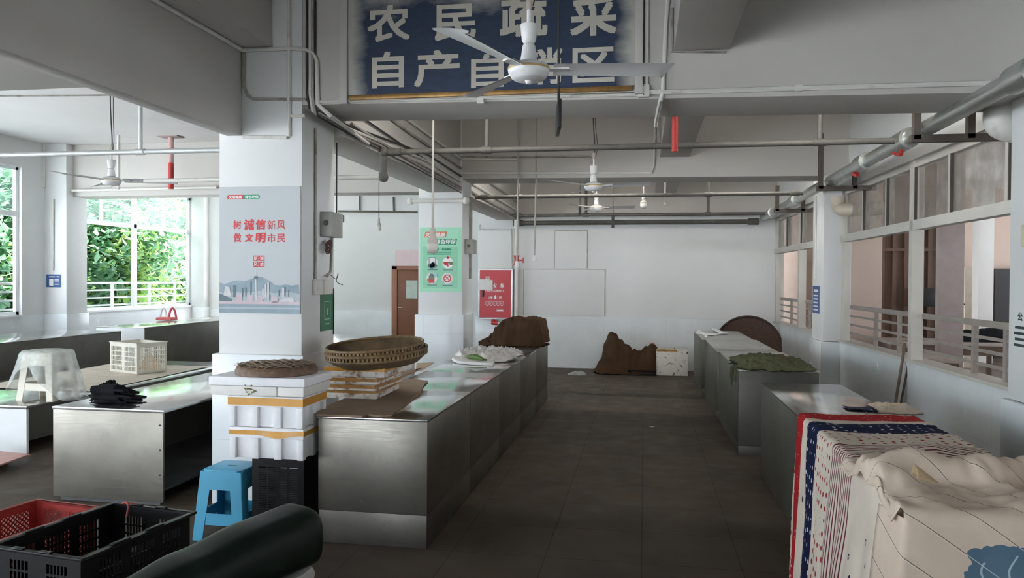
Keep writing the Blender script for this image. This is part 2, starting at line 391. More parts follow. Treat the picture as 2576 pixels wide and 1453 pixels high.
# ------------------------------------------------------------------ mesh building
WORLD = {}; LAST = [None]
class MB:
    def __init__(s): s.v = []; s.f = []; s.mi = []; s.uv = {}; s.k = 0
    def face(s, idx, uv=None):
        s.f.append(tuple(idx)); s.mi.append(s.k)
        if uv: s.uv[len(s.f)-1] = uv
    def poly(s, pts, uv=None):
        b = len(s.v); s.v += [Vector(p) for p in pts]; s.face(range(b, b+len(pts)), uv); return s
    def box(s, x0, x1, y0, y1, z0, z1, M=None):
        if x0 > x1: x0, x1 = x1, x0
        if y0 > y1: y0, y1 = y1, y0
        if z0 > z1: z0, z1 = z1, z0
        b = len(s.v)
        P = [Vector((x, y, z)) for z in (z0, z1) for y in (y0, y1) for x in (x0, x1)]
        if M is not None: P = [M @ p for p in P]
        s.v += P
        for q in ((0, 2, 3, 1), (4, 5, 7, 6), (0, 1, 5, 4), (2, 6, 7, 3), (0, 4, 6, 2), (1, 3, 7, 5)):
            s.face([b+i for i in q])
        return s
    def beam(s, p, q, w, h=None, up=(0, 0, 1)):
        """rectangular bar from p to q"""
        p = Vector(p); q = Vector(q); h = w if h is None else h
        d = (q-p); L = d.length; d.normalize(); up = Vector(up)
        if abs(d.dot(up)) > .98: up = Vector((0, 1, 0))
        a = d.cross(up).normalized(); c = a.cross(d)
        M = Matrix((a, d, c)).transposed().to_4x4(); M.translation = p
        return s.box(-w/2, w/2, 0, L, -h/2, h/2, M)
    def tube(s, pts, r, n=10, closed=False, cap=True):
        pts = [Vector(p) for p in pts]; m = len(pts)
        rs = r if isinstance(r, (list, tuple)) else [r]*m
        b = len(s.v); prev = None
        for i, p in enumerate(pts):
            a = pts[(i-1) % m] if (closed or i > 0) else p
            c = pts[(i+1) % m] if (closed or i < m-1) else p
            d = (c-a).normalized()
            if prev is None:
                t = Vector((0, 0, 1)) if abs(d.z) < .9 else Vector((1, 0, 0))
                prev = (t - d*t.dot(d)).normalized()
            else:
                prev = (prev - d*prev.dot(d)).normalized()
            e = d.cross(prev)
            for k in range(n):
                an = 2*PI*k/n
                s.v.append(p + (prev*math.cos(an) + e*math.sin(an))*rs[i])
        for i in range(m if closed else m-1):
            i2 = (i+1) % m
            for k in range(n):
                k2 = (k+1) % n
                s.face((b+i*n+k, b+i*n+k2, b+i2*n+k2, b+i2*n+k))
        if cap and not closed:
            s.face([b+k for k in reversed(range(n))]); s.face([b+(m-1)*n+k for k in range(n)])
        return s
    def lathe(s, prof, c=(0, 0, 0), n=24, M=None):
        """profile [(r, z)] about the vertical through c"""
        b = len(s.v); c = Vector(c)
        for r, z in prof:
            for k in range(n):
                a = 2*PI*k/n
                p = Vector((r*math.cos(a), r*math.sin(a), z))
                s.v.append((M @ p if M is not None else p) + c)
        for i in range(len(prof)-1):
            for k in range(n):
                k2 = (k+1) % n
                s.face((b+i*n+k, b+i*n+k2, b+(i+1)*n+k2, b+(i+1)*n+k))
        if prof[0][0] > 1e-5: s.face([b+k for k in reversed(range(n))])
        if prof[-1][0] > 1e-5: s.face([b+(len(prof)-1)*n+k for k in range(n)])
        return s
    def prism(s, pts, fn, d0, d1):
        """2D outline extruded between depths d0 and d1; fn(a, b, d) -> point"""
        b = len(s.v); m = len(pts)
        for d in (d0, d1): s.v += [Vector(fn(p[0], p[1], d)) for p in pts]
        s.face([b+i for i in reversed(range(m))]); s.face([b+m+i for i in range(m)])
        for i in range(m):
            j = (i+1) % m; s.face((b+i, b+j, b+m+j, b+m+i))
        return s
    def grid(s, fn, nu, nv, uvfn=None, closed_u=False):
        b = len(s.v)
        for j in range(nv+1):
            for i in range(nu+1):
                s.v.append(Vector(fn(i/nu, j/nv)))
        for j in range(nv):
            for i in range(nu):
                q = (b+j*(nu+1)+i, b+j*(nu+1)+i+1, b+(j+1)*(nu+1)+i+1, b+(j+1)*(nu+1)+i)
                s.face(q, [uvfn(a/nu, c/nv) for a, c in ((i, j), (i+1, j), (i+1, j+1), (i, j+1))] if uvfn else None)
        return s
    def build(s, name, mats, parent=None, loc=None, bevel=0, smooth=None, solid=0, segs=2, weld=False):
        off = Vector(loc) if loc is not None else (WORLD[parent] if parent else Vector((0, 0, 0)))
        me = bpy.data.meshes.new(name)
        me.from_pydata([tuple(v-off) for v in s.v], [], s.f)
        if not isinstance(mats, (list, tuple)): mats = [mats]
        for m in mats: me.materials.append(m)
        me.polygons.foreach_set('material_index', s.mi)
        if s.uv:
            ul = me.uv_layers.new(name='UVMap')
            for fi, uvs in s.uv.items():
                p = me.polygons[fi]
                for li, uvv in zip(p.loop_indices, uvs): ul.data[li].uv = uvv
        bm = bmesh.new(); bm.from_mesh(me)
        if weld: bmesh.ops.remove_doubles(bm, verts=bm.verts, dist=1e-4)
        if bevel:
            bmesh.ops.remove_doubles(bm, verts=bm.verts, dist=1e-5)
            ed = [e for e in bm.edges if len(e.link_faces) == 2 and e.calc_face_angle(0) > .5]
            bmesh.ops.bevel(bm, geom=ed, offset=bevel, segments=segs, affect='EDGES', profile=.6, clamp_overlap=True)
        if not s.uv or not solid: bmesh.ops.recalc_face_normals(bm, faces=bm.faces)
        bm.to_mesh(me); bm.free()
        if smooth or bevel:
            me.polygons.foreach_set('use_smooth', [True]*len(me.polygons))
            me.set_sharp_from_angle(angle=math.radians(smooth or 40))
        me.update()
        o = bpy.data.objects.new(name, me); COL.objects.link(o)
        if parent: o.parent = parent
        elif loc is not None: o.location = off
        if parent and loc is not None: o.location = Vector(loc)-WORLD[parent]
        WORLD[o] = off; LAST[0] = o
        if solid:
            md = o.modifiers.new('thickness', 'SOLIDIFY'); md.thickness = solid; md.offset = 0
        return o
def tag(o, label, cat, group=None, kind=None):
    o['label'] = label
    o['category'] = cat
    if group: o['group'] = group
    if kind: o['kind'] = kind
    return o
def thing(name, label, cat, loc=(0, 0, 0), group=None):
    o = bpy.data.objects.new(name, None); COL.objects.link(o)
    o.location = loc; o.empty_display_size = .1; WORLD[o] = Vector(loc)
    return tag(o, label, cat, group)
def struct(o, label, cat): return tag(o, label, cat, kind='structure')
def kids(o): return [c for c in list(COL.objects) if c.parent is o]
def copy_tree(o, parent=None):
    c = o.copy(); COL.objects.link(c)
    if parent: c.parent = parent
    for ch in kids(o): copy_tree(ch, c)
    return c

# lettering --------------------------------------------------------
TXT = {}
def text2d(st, bold=.0):
    if (st, bold) in TXT: return TXT[(st, bold)]
    c = bpy.data.curves.new('glyph', 'FONT'); c.body = st; c.resolution_u = 3
    o = bpy.data.objects.new('glyph', c); COL.objects.link(o)
    me = bpy.data.meshes.new_from_object(o.evaluated_get(bpy.context.evaluated_depsgraph_get()))
    vs = [v.co.copy() for v in me.vertices]; fs = [tuple(p.vertices) for p in me.polygons]
    x0 = min(v.x for v in vs); x1 = max(v.x for v in vs); y0 = min(v.y for v in vs); y1 = max(v.y for v in vs)
    nv = [((v.x-x0)/(x1-x0), (v.y-y0)/(y1-y0)) for v in vs]
    bpy.data.objects.remove(o); bpy.data.meshes.remove(me)
    TXT[(st, bold)] = (nv, fs, (x1-x0)/(y1-y0))
    return TXT[(st, bold)]
class Decal(MB):
    """flat print on a face: origin at the lower left, right and up directions, normal"""
    def __init__(s, o, right, up, lift=.0015):
        super().__init__(); s.o = Vector(o); s.r = Vector(right); s.u = Vector(up)
        s.n = s.r.cross(s.u).normalized(); s.l = lift; s.lv = 1
    def P(s, a, b): return s.o + s.r*a + s.u*b + s.n*(s.l*s.lv)
    def mat(s, k, lv=None):
        s.k = k
        if lv: s.lv = lv
        return s
    def rect(s, a0, a1, b0, b1, skew=0):
        return s.poly([s.P(a0, b0), s.P(a1, b0), s.P(a1+skew, b1), s.P(a0+skew, b1)])
    def shape(s, pts): return s.poly([s.P(*p) for p in pts])
    def disc(s, a, b, r, n=28, ry=None):
        ry = ry or r
        return s.poly([s.P(a+r*math.cos(2*PI*i/n), b+ry*math.sin(2*PI*i/n)) for i in range(n)])
    def ring(s, a, b, r0, r1, n=28):
        for i in range(n):
            t0, t1 = 2*PI*i/n, 2*PI*(i+1)/n
            s.poly([s.P(a+r*math.cos(t), b+r*math.sin(t)) for r, t in ((r0, t0), (r1, t0), (r1, t1), (r0, t1))])
        return s
    def line(s, a0, b0, a1, b1, w):
        d = Vector((a1-a0, b1-b0)); d.normalize(); n = Vector((-d.y, d.x))*w/2
        return s.shape([(a0-n.x, b0-n.y), (a1-n.x, b1-n.y), (a1+n.x, b1+n.y), (a0+n.x, b0+n.y)])
    def frame(s, a0, a1, b0, b1, w):
        s.rect(a0, a1, b0, b0+w); s.rect(a0, a1, b1-w, b1); s.rect(a0, a0+w, b0+w, b1-w); s.rect(a1-w, a1, b0+w, b1-w); return s
    def text(s, st, a0, a1, b0, b1, bold=.02, skew=0):
        nv, fs, asp = text2d(st); h = b1-b0; w = bold*h*.9; lv = s.lv
        a0 += w; a1 -= w; b0 += w; b1 -= w
        for k, (dx, dy) in enumerate([(0, 0)] if bold < .008 else [(w, w), (-w, w), (w, -w), (-w, -w), (0, 0)]):
            s.lv = lv+.06*k; b = len(s.v)
            s.v += [s.P(dx+a0+(a1-a0)*x+skew*y, dy+b0+(b1-b0)*y) for x, y in nv]
            for f in fs: s.face([b+i for i in f])
        s.lv = lv
        return s

def arc(p, q, bulge, n=10):
    p = Vector(p); q = Vector(q); b = Vector(bulge)
    return [p.lerp(q, i/n) + b*(4*(i/n)*(1-i/n)) for i in range(n+1)]
def smooth_path(pts, n=6):
    """Catmull-Rom through the points"""
    P = [Vector(p) for p in pts]; out = []
    for i in range(len(P)-1):
        a = P[max(i-1, 0)]; b = P[i]; c = P[i+1]; d = P[min(i+2, len(P)-1)]
        for k in range(n):
            t = k/n
            out.append(.5*((2*b) + (c-a)*t + (2*a-5*b+4*c-d)*t*t + (3*b-a-3*c+d)*t**3))
    out.append(P[-1]); return out
def interp(tab, x):
    if x <= tab[0][0]: return tab[0][1]
    for (a, b), (c, d) in zip(tab, tab[1:]):
        if x <= c:
            t = (x-a)/(c-a); t = t*t*(3-2*t); return b+(d-b)*t
    return tab[-1][1]
def nz(x, y, z=0.0): return noise.noise(Vector((x, y, z)))

# ================================================================== THE SETTING
def sbox(name, m, *b, label=None, cat=None, bevel=0):
    o = MB().box(*b).build(name, m, bevel=bevel)
    return struct(o, label or name.replace('_', ' '), cat or name.split('_')[0])
SLAB = 4.4
struct(MB().poly([(-12.2, -6, 0), (15, -6, 0), (15, 20, 0), (-12.2, 20, 0)]).build('floor', FLOORM), 'brown stone tile floor of the market hall', 'floor')
sbox('ground', GROUNDM, -60, 60, -40, 70, -.35, -.02, label='grey concrete ground outside the hall', cat='ground')
sbox('ceiling', CEIL, -12.2, 2.6, -6, 19.3, SLAB, SLAB+.2, label='painted concrete ceiling slab', cat='ceiling')
sbox('ceiling_side_hall', CEIL, 2.6, 15, -6, 20, 3.9, 4.6, label='ceiling of the dim hall beyond the right windows', cat='ceiling')

# --- pillars between the aisle and the left wing
def pillar(x0, x1, y0, y1, top, dado, label):
    p = MB().box(x0, x1, y0, y1, dado-.02, top).build('pillar', WALL, bevel=.008)
    struct(p, label, 'pillar')
    MB().box(x0-.035, x1+.03, y0-.04, y1+.04, 0, dado).build('tile_base', DADO, parent=p, bevel=.006)
    return p
PX0, PX1, PY0, PY1 = -3.24, -2.56, 5.5, 6.12
pillar(PX0, PX1, PY0, PY1, SLAB, 1.16, 'white square pillar with city poster and tiled foot, nearest the camera')
pillar(-3.05, -2.43, 10.2, 10.75, SLAB, 1.26, 'white square pillar carrying the green poster')
pillar(-3.30, -2.56, 15.2, 15.9, SLAB, 1.0, 'white pilaster behind the red hydrant cabinet')
# --- beams
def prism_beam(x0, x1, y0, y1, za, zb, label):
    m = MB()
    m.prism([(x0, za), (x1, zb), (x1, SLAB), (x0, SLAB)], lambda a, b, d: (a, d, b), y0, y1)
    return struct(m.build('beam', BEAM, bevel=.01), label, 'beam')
prism_beam(PX1, 2.62, PY0, PY1, 3.055, 2.975, 'deep cross beam under the blue sign')
prism_beam(-2.45, 2.62, 10.2, 10.75, 3.10, 3.06, 'second cross beam over the aisle')
prism_beam(-2.55, 2.62, 14.85, 15.35, 2.98, 2.98, 'cross beam along the head of the far wall')
prism_beam(-12.0, -3.31, 4.7, PY1, 3.42, 3.42, 'cross beam of the left wing')
prism_beam(-12.0, -3.24, 13.9, 14.4, 3.36, 3.36, 'far cross beam of the left wing above the window')
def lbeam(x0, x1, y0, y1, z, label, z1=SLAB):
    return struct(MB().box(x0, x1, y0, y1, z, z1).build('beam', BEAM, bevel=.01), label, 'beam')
lbeam(-3.18, -3.05, -6.0, PY0, 2.835, 'long beam face running to the near pillar from the camera side', 3.52)
lbeam(-3.30, -2.80, -6.0, PY0, 3.50, 'upper step of the near long beam')
lbeam(-2.90, -2.46, PY1, 10.2, 2.92, 'long beam between the two pillars')
lbeam(-2.90, -2.46, 10.75, 15.2, 2.92, 'long beam between green poster pillar and far wall')
lbeam(.19, .57, -6.0, PY0, 3.335, 'narrow ceiling beam over the aisle, nearest bay')
lbeam(.19, .57, PY1, 10.2, 3.335, 'narrow ceiling beam over the aisle, middle bay')
lbeam(.19, .57, 10.75, 14.85, 3.335, 'narrow ceiling beam over the aisle, far bay')

# --- far wall of the aisle with painted-over board outlines
fw = sbox('wall_far', WALL, -2.56, 2.6, 15.2, 15.45, 1.0, SLAB, label='white far wall at the end of the aisle', cat='wall')
MB().box(-2.6, 2.6, 15.17, 15.45, 0, 1.0).build('tile_dado', DADO, parent=fw)
def board_outline(x0, x1, z0, z1, name='panel_trim'):
    m = MB(); w = .012
    m.box(x0, x1, 15.185, 15.2, z0, z1)
    b = m.build(name, WALL, parent=fw, bevel=.003)
    k = MB()
    k.box(x0-w, x1+w, 15.186, 15.2, z1, z1+w); k.box(x1, x1+w, 15.186, 15.2, z0, z1); k.box(x0-w, x0, 15.19, 15.2, z0, z1)
    k.build('edge_strip', PVCDARK, parent=fw)
board_outline(-2.36, -.76, 1.03, 1.94)
board_outline(-1.74, -1.11, 1.96, 2.70)
# --- back wall of the left wing
YB = 19.1
bw = sbox('wall_back', WALL, -8.0, -6.36, YB, YB+.2, .9, SLAB, label='white back wall of the left wing', cat='wall')
MB().box(-12.2, -11.0, YB, YB+.2, .9, SLAB).build('wall_pier', WALL, parent=bw)
MB().box(-11.0, -8.0, YB, YB+.2, 3.85, SLAB).build('wall_head', WALL, parent=bw)
m = MB()
for xx in (-11.0, -9.5, -8.06): m.box(xx, xx+.06, YB+.05, YB+.11, .9, 3.85)
m.box(-11.0, -8.0, YB+.05, YB+.11, 2.9, 2.98); m.box(-11.0, -8.0, YB+.05, YB+.11, 3.79, 3.85); m.box(-11.0, -8.0, YB+.03, YB+.13, .9, .96)
struct(m.build('window_8', FRAMEW), 'added white framed window in the back wall, unseen behind the near pillar', 'window')  # unseen window, added to bring more light to the far end
MB().box(-5.5, -2.5, YB, YB+.2, .9, SLAB).build('wall_right_of_door', WALL, parent=bw)
MB().box(-6.36, -5.5, YB, YB+.2, 2.05, SLAB).build('wall_over_door', WALL, parent=bw)
MB().box(-12.2, -6.38, YB-.03, YB+.2, 0, .9).build('tile_dado', DADO, parent=bw)
MB().box(-5.48, -2.5, YB-.03, YB+.2, 0, .9).build('tile_dado', DADO, parent=bw)
sbox('wall_return', WALL, -2.9, -2.56, 15.9, YB, 0, SLAB, label='side wall closing the corner behind the hydrant cabinet', cat='wall')
# --- left wall: sill wall, columns, window bays, and an unseen opening added for light
XL = -11.9
lw = sbox('wall_left', DADO, XL-.2, XL, 3.4, YB, 0, .98, label='tiled sill wall under the left windows', cat='wall')
BAYS = [(3.9, 8.15), (8.95, 13.15), (14.35, 18.9)]
edges = [3.4] + [e for b in BAYS for e in b] + [YB]
MB().box(XL-.2, XL, -6.2, 3.4, 2.9, SLAB).build('wall_head', WALL, parent=lw)  # head over the unseen opening added for more light from the left
for i in range(0, len(edges), 2):
    MB().box(XL-.2, XL, edges[i], edges[i+1], .98, SLAB).build('wall_pier', WALL, parent=lw)
for y0, y1 in BAYS:
    MB().box(XL-.2, XL, y0, y1, 3.85, SLAB).build('wall_head', WALL, parent=lw)
    MB().box(XL-.24, XL+.04, y0, y1, .96, 1.0).build('sill', FRAMEW, parent=lw)
def column(x0, x1, y0, y1, dado, label):
    p = MB().box(x0, x1, y0, y1, dado, SLAB).build('column', WALL, bevel=.008); struct(p, label, 'column')
    MB().box(x0-.03, x1+.03, y0-.03, y1+.03, 0, dado).build('tile_base', DADO, parent=p, bevel=.006); return p
c0 = at_y(105, 600, 13.72); c1 = at_y(167, 600, 13.72)
column(XL, c1.x, 13.72, 14.3, 1.0, 'white column between the two left windows')
column(XL, XL+.4, 8.2, 8.85, 1.0, 'white column of the left wall nearer the camera')
column(XL, XL+.35, 18.85, YB, .95, 'white corner pilaster beside the left window')

def left_window(n, y0, y1):
    m = MB(); x0, x1 = XL-.13, XL-.07; w = .07
    m.box(x0, x1, y0, y0+w, 1.0, 3.85); m.box(x0, x1, y1-w, y1, 1.0, 3.85)
    m.box(x0, x1, y0, y1, 1.0, 1.06); m.box(x0, x1, y0, y1, 3.79, 3.85)
    m.box(x0-.01, x1+.01, y0, y1, 2.90, 3.0)
    mid = (y0+y1)/2; q = (y1-y0)/4
    m.box(x0-.01, x1+.01, mid-.06, mid+.06, 1.0, 3.85)
    for yy in (mid-q, mid+q): m.box(x0, x1, yy-.03, yy+.03, 2.95, 3.85)
    o = m.build('window_%d' % n, FRAMEW, bevel=.004)
    struct(o, 'white framed market window %s' % ('with the widest view of trees' if n == 3 else 'at bay %d of the left wall' % n), 'window')
    MB().box(x0+.025, x0+.031, y0+w, y1-w, 3.0, 3.79).build('pane', GLASS, parent=o)
    # safety railing on the sill
    r = thing('railing', ['white pipe railing in the unseen left window', 'white pipe railing in the leftmost window cut by the photo edge', 'white four-bar railing before the trees in the big left window'][n-1], 'railing', (XL-.17, mid, 1.0))
    k = MB()
    for i, z in enumerate((1.10, 1.27, 1.44)): k.beam((XL-.17, y0+.05, z), (XL-.17, y1-.05, z), .035)
    k.build('rail', FRAMEW, parent=r)
    MB().beam((XL-.17, y0+.05, 1.60), (XL-.17, y1-.05, 1.60), .05).build('handrail', FRAMEW, parent=r, bevel=.004)
    for yy in (y0+.55, y0+1.6, y1-1.6, y1-.55):
        MB().box(XL-.19, XL-.15, yy-.03, yy+.03, 1.0, 1.6).build('post', FRAMEW, parent=r)
for i, (a, b) in enumerate(BAYS): left_window(i+1, a, b)

# --- wall at the back of the camera with the wide entrance on the left
we = sbox('wall_entrance', WALL, -2.5, 15, -6.3, -6.0, 0, SLAB, label='wall behind the camera beside the entrance', cat='wall')
MB().box(-12.2, -2.5, -6.3, -6.0, 2.35, SLAB).build('wall_head', WALL, parent=we)
MB().box(-12.2, -9.5, -6.3, -6.0, 0, 2.6).build('wall_pier', WALL, parent=we)

# --- right wall: local frame s along the wall, o outward
RA = Vector((-.0222, 1, 0)).normalized(); RO = Vector((RA.y, -RA.x, 0)); R0 = Vector((2.62, 6.2, 0))
RM = Matrix((RO, RA, (0, 0, 1))).transposed().to_4x4(); RM.translation = R0
def rbox(m, o0, o1, y0, y1, z0, z1): return m.box(o0, o1, y0-6.2, y1-6.2, z0, z1, RM)
rw = struct(rbox(MB(), 0, .16, -6.0, 15.4, 0, .955).build('wall_right', DADO), 'tiled sill wall under the right windows', 'wall')
rbox(MB(), -.015, .19, -6.0, 15.4, .955, .985).build('sill', FRAME, parent=rw)
rbox(MB(), -.02, .2, -6.0, 15.4, 2.93, SLAB).build('wall_head', WALL, parent=rw)
for y0, y1, x, lab in ((10.65, 11.25, -.205, 'white column between the two right windows'), (5.12, 5.77, -.17, 'white column at the right edge with pasted notice'), (.2, .85, -.17, 'white column of the right wall beside the camera')):
    p = struct(rbox(MB(), x, .14, y0, y1, .955, SLAB).build('column', WALL, bevel=.008), lab, 'column')
    rbox(MB(), x-.03, .17, y0-.03, y1+.03, 0, .95).build('tile_base', DADO, parent=p, bevel=.005)
def ry(px, py): return at_x(px, py, 2.6).y
def right_window(n, y0, y1, mull, ups, posts, label, rl):
    m = MB(); a, b = .02, .10
    rbox(m, a, b, y1-.12, y1, .985, 2.93); rbox(m, a, b, y0, y0+.08, .985, 2.93)
    rbox(m, a-.02, b, y0, y1, 2.25, 2.345); rbox(m, a, b, y0, y1, 2.86, 2.93)
    for yy in mull: rbox(m, a-.02, b+.01, yy-.045, yy+.045, .985, 2.93)
    for yy in ups: rbox(m, a, b, yy-.03, yy+.03, 2.34, 2.87)
    o = m.build('window_%d' % n, FRAME, bevel=.004); struct(o, label, 'window')
    k = MB()
    for yy in list(ups)+list(mull): rbox(k, a-.006, a+.02, yy-.05, yy-.03, 2.35, 2.86)
    k.build('gasket', ANGLE, parent=o)
    rbox(MB(), .055, .061, y0+.08, y1-.12, 2.345, 2.86).build('pane', GLASSDIM, parent=o)
    RAILD = mat('grey_brown_rail', (.30, .265, .24), .5, .2, var=.15, vscale=6)
    r = thing('railing', rl, 'railing', RM @ Vector((.13, (y0+y1)/2-6.2, .985)))
    k = MB()
    for z in (1.075, 1.185, 1.295): rbox(k, .118, .142, y0+.05, y1-.05, z-.012, z+.012)
    k.build('rail', RAILD, parent=r)
    rbox(MB(), .10, .16, y0+.05, y1-.05, 1.385, 1.435).build('handrail', RAILD, parent=r, bevel=.004)
    for yy in posts: rbox(MB(), .11, .15, yy-.022, yy+.022, .985, 1.39).build('post', RAILD, parent=r)
right_window(5, 5.77, 10.65, [8.13], [ry(2179, 500), ry(2234, 500), ry(2380, 500)-.02, 6.25], [ry(2187, 800), ry(2240, 800), 7.0, 6.45],
             'long right window with dusty upper panes near the edge of photo', 'grey pipe railing in the long right window')
right_window(6, 11.25, 15.2, [at_x(2014, 700, 2.5).y], [at_x(1981, 600, 2.48).y, at_x(2058, 560, 2.55).y], [at_x(1981, 780, 2.5).y, at_x(2037, 780, 2.6).y], 'smaller right window beyond the column with the blue plate', 'grey pipe railing in the farther right window')
right_window(7, .85, 5.12, [3.0], [1.9, 4.1], [1.5, 2.2, 3.6, 4.4], 'right window beside the camera', 'grey pipe railing beside the camera')

# --- the dim hall beyond the right windows
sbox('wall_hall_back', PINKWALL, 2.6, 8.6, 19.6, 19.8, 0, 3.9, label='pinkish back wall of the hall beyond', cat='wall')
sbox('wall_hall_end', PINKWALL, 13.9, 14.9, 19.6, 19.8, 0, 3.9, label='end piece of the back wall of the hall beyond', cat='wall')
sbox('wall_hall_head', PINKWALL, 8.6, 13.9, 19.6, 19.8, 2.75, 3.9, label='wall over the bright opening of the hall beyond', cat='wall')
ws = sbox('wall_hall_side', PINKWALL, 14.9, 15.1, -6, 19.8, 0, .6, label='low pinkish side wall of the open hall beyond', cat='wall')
MB().box(14.9, 15.1, -6, 19.8, 2.15, 3.9).build('wall_head', PINKWALL, parent=ws)
for k in range(6): MB().box(14.9, 15.1, -6+k*4.6, -5.4+k*4.6, .6, 2.15).build('wall_pier', PINKWALL, parent=ws)
def hallbox(name, m, x0p, x1p, Y, z0, z1, depth, label, cat, bevel=.01, py=700, b2=None):
    a = at_y(x0p, py, Y); b = at_y(x1p, py, Y)
    o = MB().box(a.x, b.x, Y, Y+depth, z0, z1).build(name, m, bevel=bevel)
    return struct(o, label, cat)
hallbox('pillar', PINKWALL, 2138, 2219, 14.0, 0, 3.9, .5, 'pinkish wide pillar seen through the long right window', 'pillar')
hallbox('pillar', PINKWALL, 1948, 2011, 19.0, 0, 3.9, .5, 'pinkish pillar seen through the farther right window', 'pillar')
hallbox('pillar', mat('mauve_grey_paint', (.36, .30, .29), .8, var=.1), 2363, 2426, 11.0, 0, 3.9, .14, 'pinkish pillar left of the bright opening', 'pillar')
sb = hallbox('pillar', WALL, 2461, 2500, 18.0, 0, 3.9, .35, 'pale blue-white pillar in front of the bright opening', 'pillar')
# dark roller shutters between the pillars
a = at_y(2218, 700, 15.2); b = at_y(2366, 700, 15.2)
m = MB(); m.box(a.x-.2, b.x+.1, 15.2, 15.3, 0, 3.9)
for i in range(6):
    xx = a.x+(b.x-a.x)*i/5; m.box(xx-.035, xx+.035, 15.14, 15.2, 0, 3.2)
m.box(a.x-.2, b.x+.1, 15.12, 15.2, 2.30, 2.36)
tag(m.build('shutter_partition', DARKBROWN), 'dark brown ribbed partition behind the long right window', 'partition', kind='structure')
a = at_y(2012, 700, 18.9); b = at_y(2085, 700, 18.9)
m = MB(); m.box(a.x, b.x, 18.9, 19.0, 0, 3.9); m.box(a.x, b.x, 18.85, 18.9, 2.2, 2.3)
tag(m.build('shutter_partition', DARKBROWN), 'dark brown partition behind the farther right window', 'partition', kind='structure')

# ================================================================== SIGN
SY = PY0-.05
sg = thing('market_sign', 'large dusty navy sign with cream Chinese characters on the beam', 'sign', (-1.12, PY0, 3.06))
sx0, sx1, sz0, sz1 = -2.165, -.07, 3.10, 4.02
m = MB(); m.box(sx0-.05, sx1+.05, SY+.012, PY0, sz0-.04, sz1+.05); m.build('backboard', FRAME, parent=sg)
m = MB(); m.poly([(sx0, SY, sz0), (sx1, SY, sz0), (sx1, SY, sz1), (sx0, SY, sz1)], [(0, 0), (1, 0), (1, 1), (0, 1)])
m.poly([(sx0, SY+.012, sz0), (sx1, SY+.012, sz0), (sx1, SY+.012, sz1), (sx0, SY+.012, sz1)], [(0, 0), (1, 0), (1, 1), (0, 1)])
m.build('sign_face', SIGNFACE, parent=sg)
m = MB(); m.box(sx0, sx1-.02, SY-.02, PY0, sz0-.035, sz0-.002); m.build('brass_strip', mat('brass_strip', (.30, .17, .055), .4, .5, var=.35, vscale=14), parent=sg, bevel=.004)['label'] = 'thin brass strip'
for xa, xb in ((sx0-.075, sx0-.015), (sx1-.005, sx1+.05)): MB().box(xa, xb, SY-.012, PY0, sz0-.06, sz1+.06).build('side_frame', BEAM, parent=sg, bevel=.004)
d = Decal((sx0, SY, sz0), (1, 0, 0), (0, 0, 1), .003)
def sgc(ch, xa, xb, ya, yb, b=.028):
    p0 = at_y(xa, yb, SY); p1 = at_y(xb, ya, SY)
    d.text(ch, p0.x-sx0, p1.x-sx0, p0.z-sz0, p1.z-sz0, b)
sgc('农', 924, 1032, 10, 107); sgc('民', 1093, 1198, 8, 104); sgc('蔬', 1257, 1378, -36, 96); sgc('菜', 1434, 1552, -38, 93)
sgc('自', 936, 1017, 128, 223); sgc('产', 1042, 1157, 124, 220); sgc('自', 1185, 1268, 134, 222); sgc('销', 1307, 1415, 118, 215); sgc('区', 1440, 1546, 117, 209)
d.build('lettering', SIGNLETTER, parent=sg)

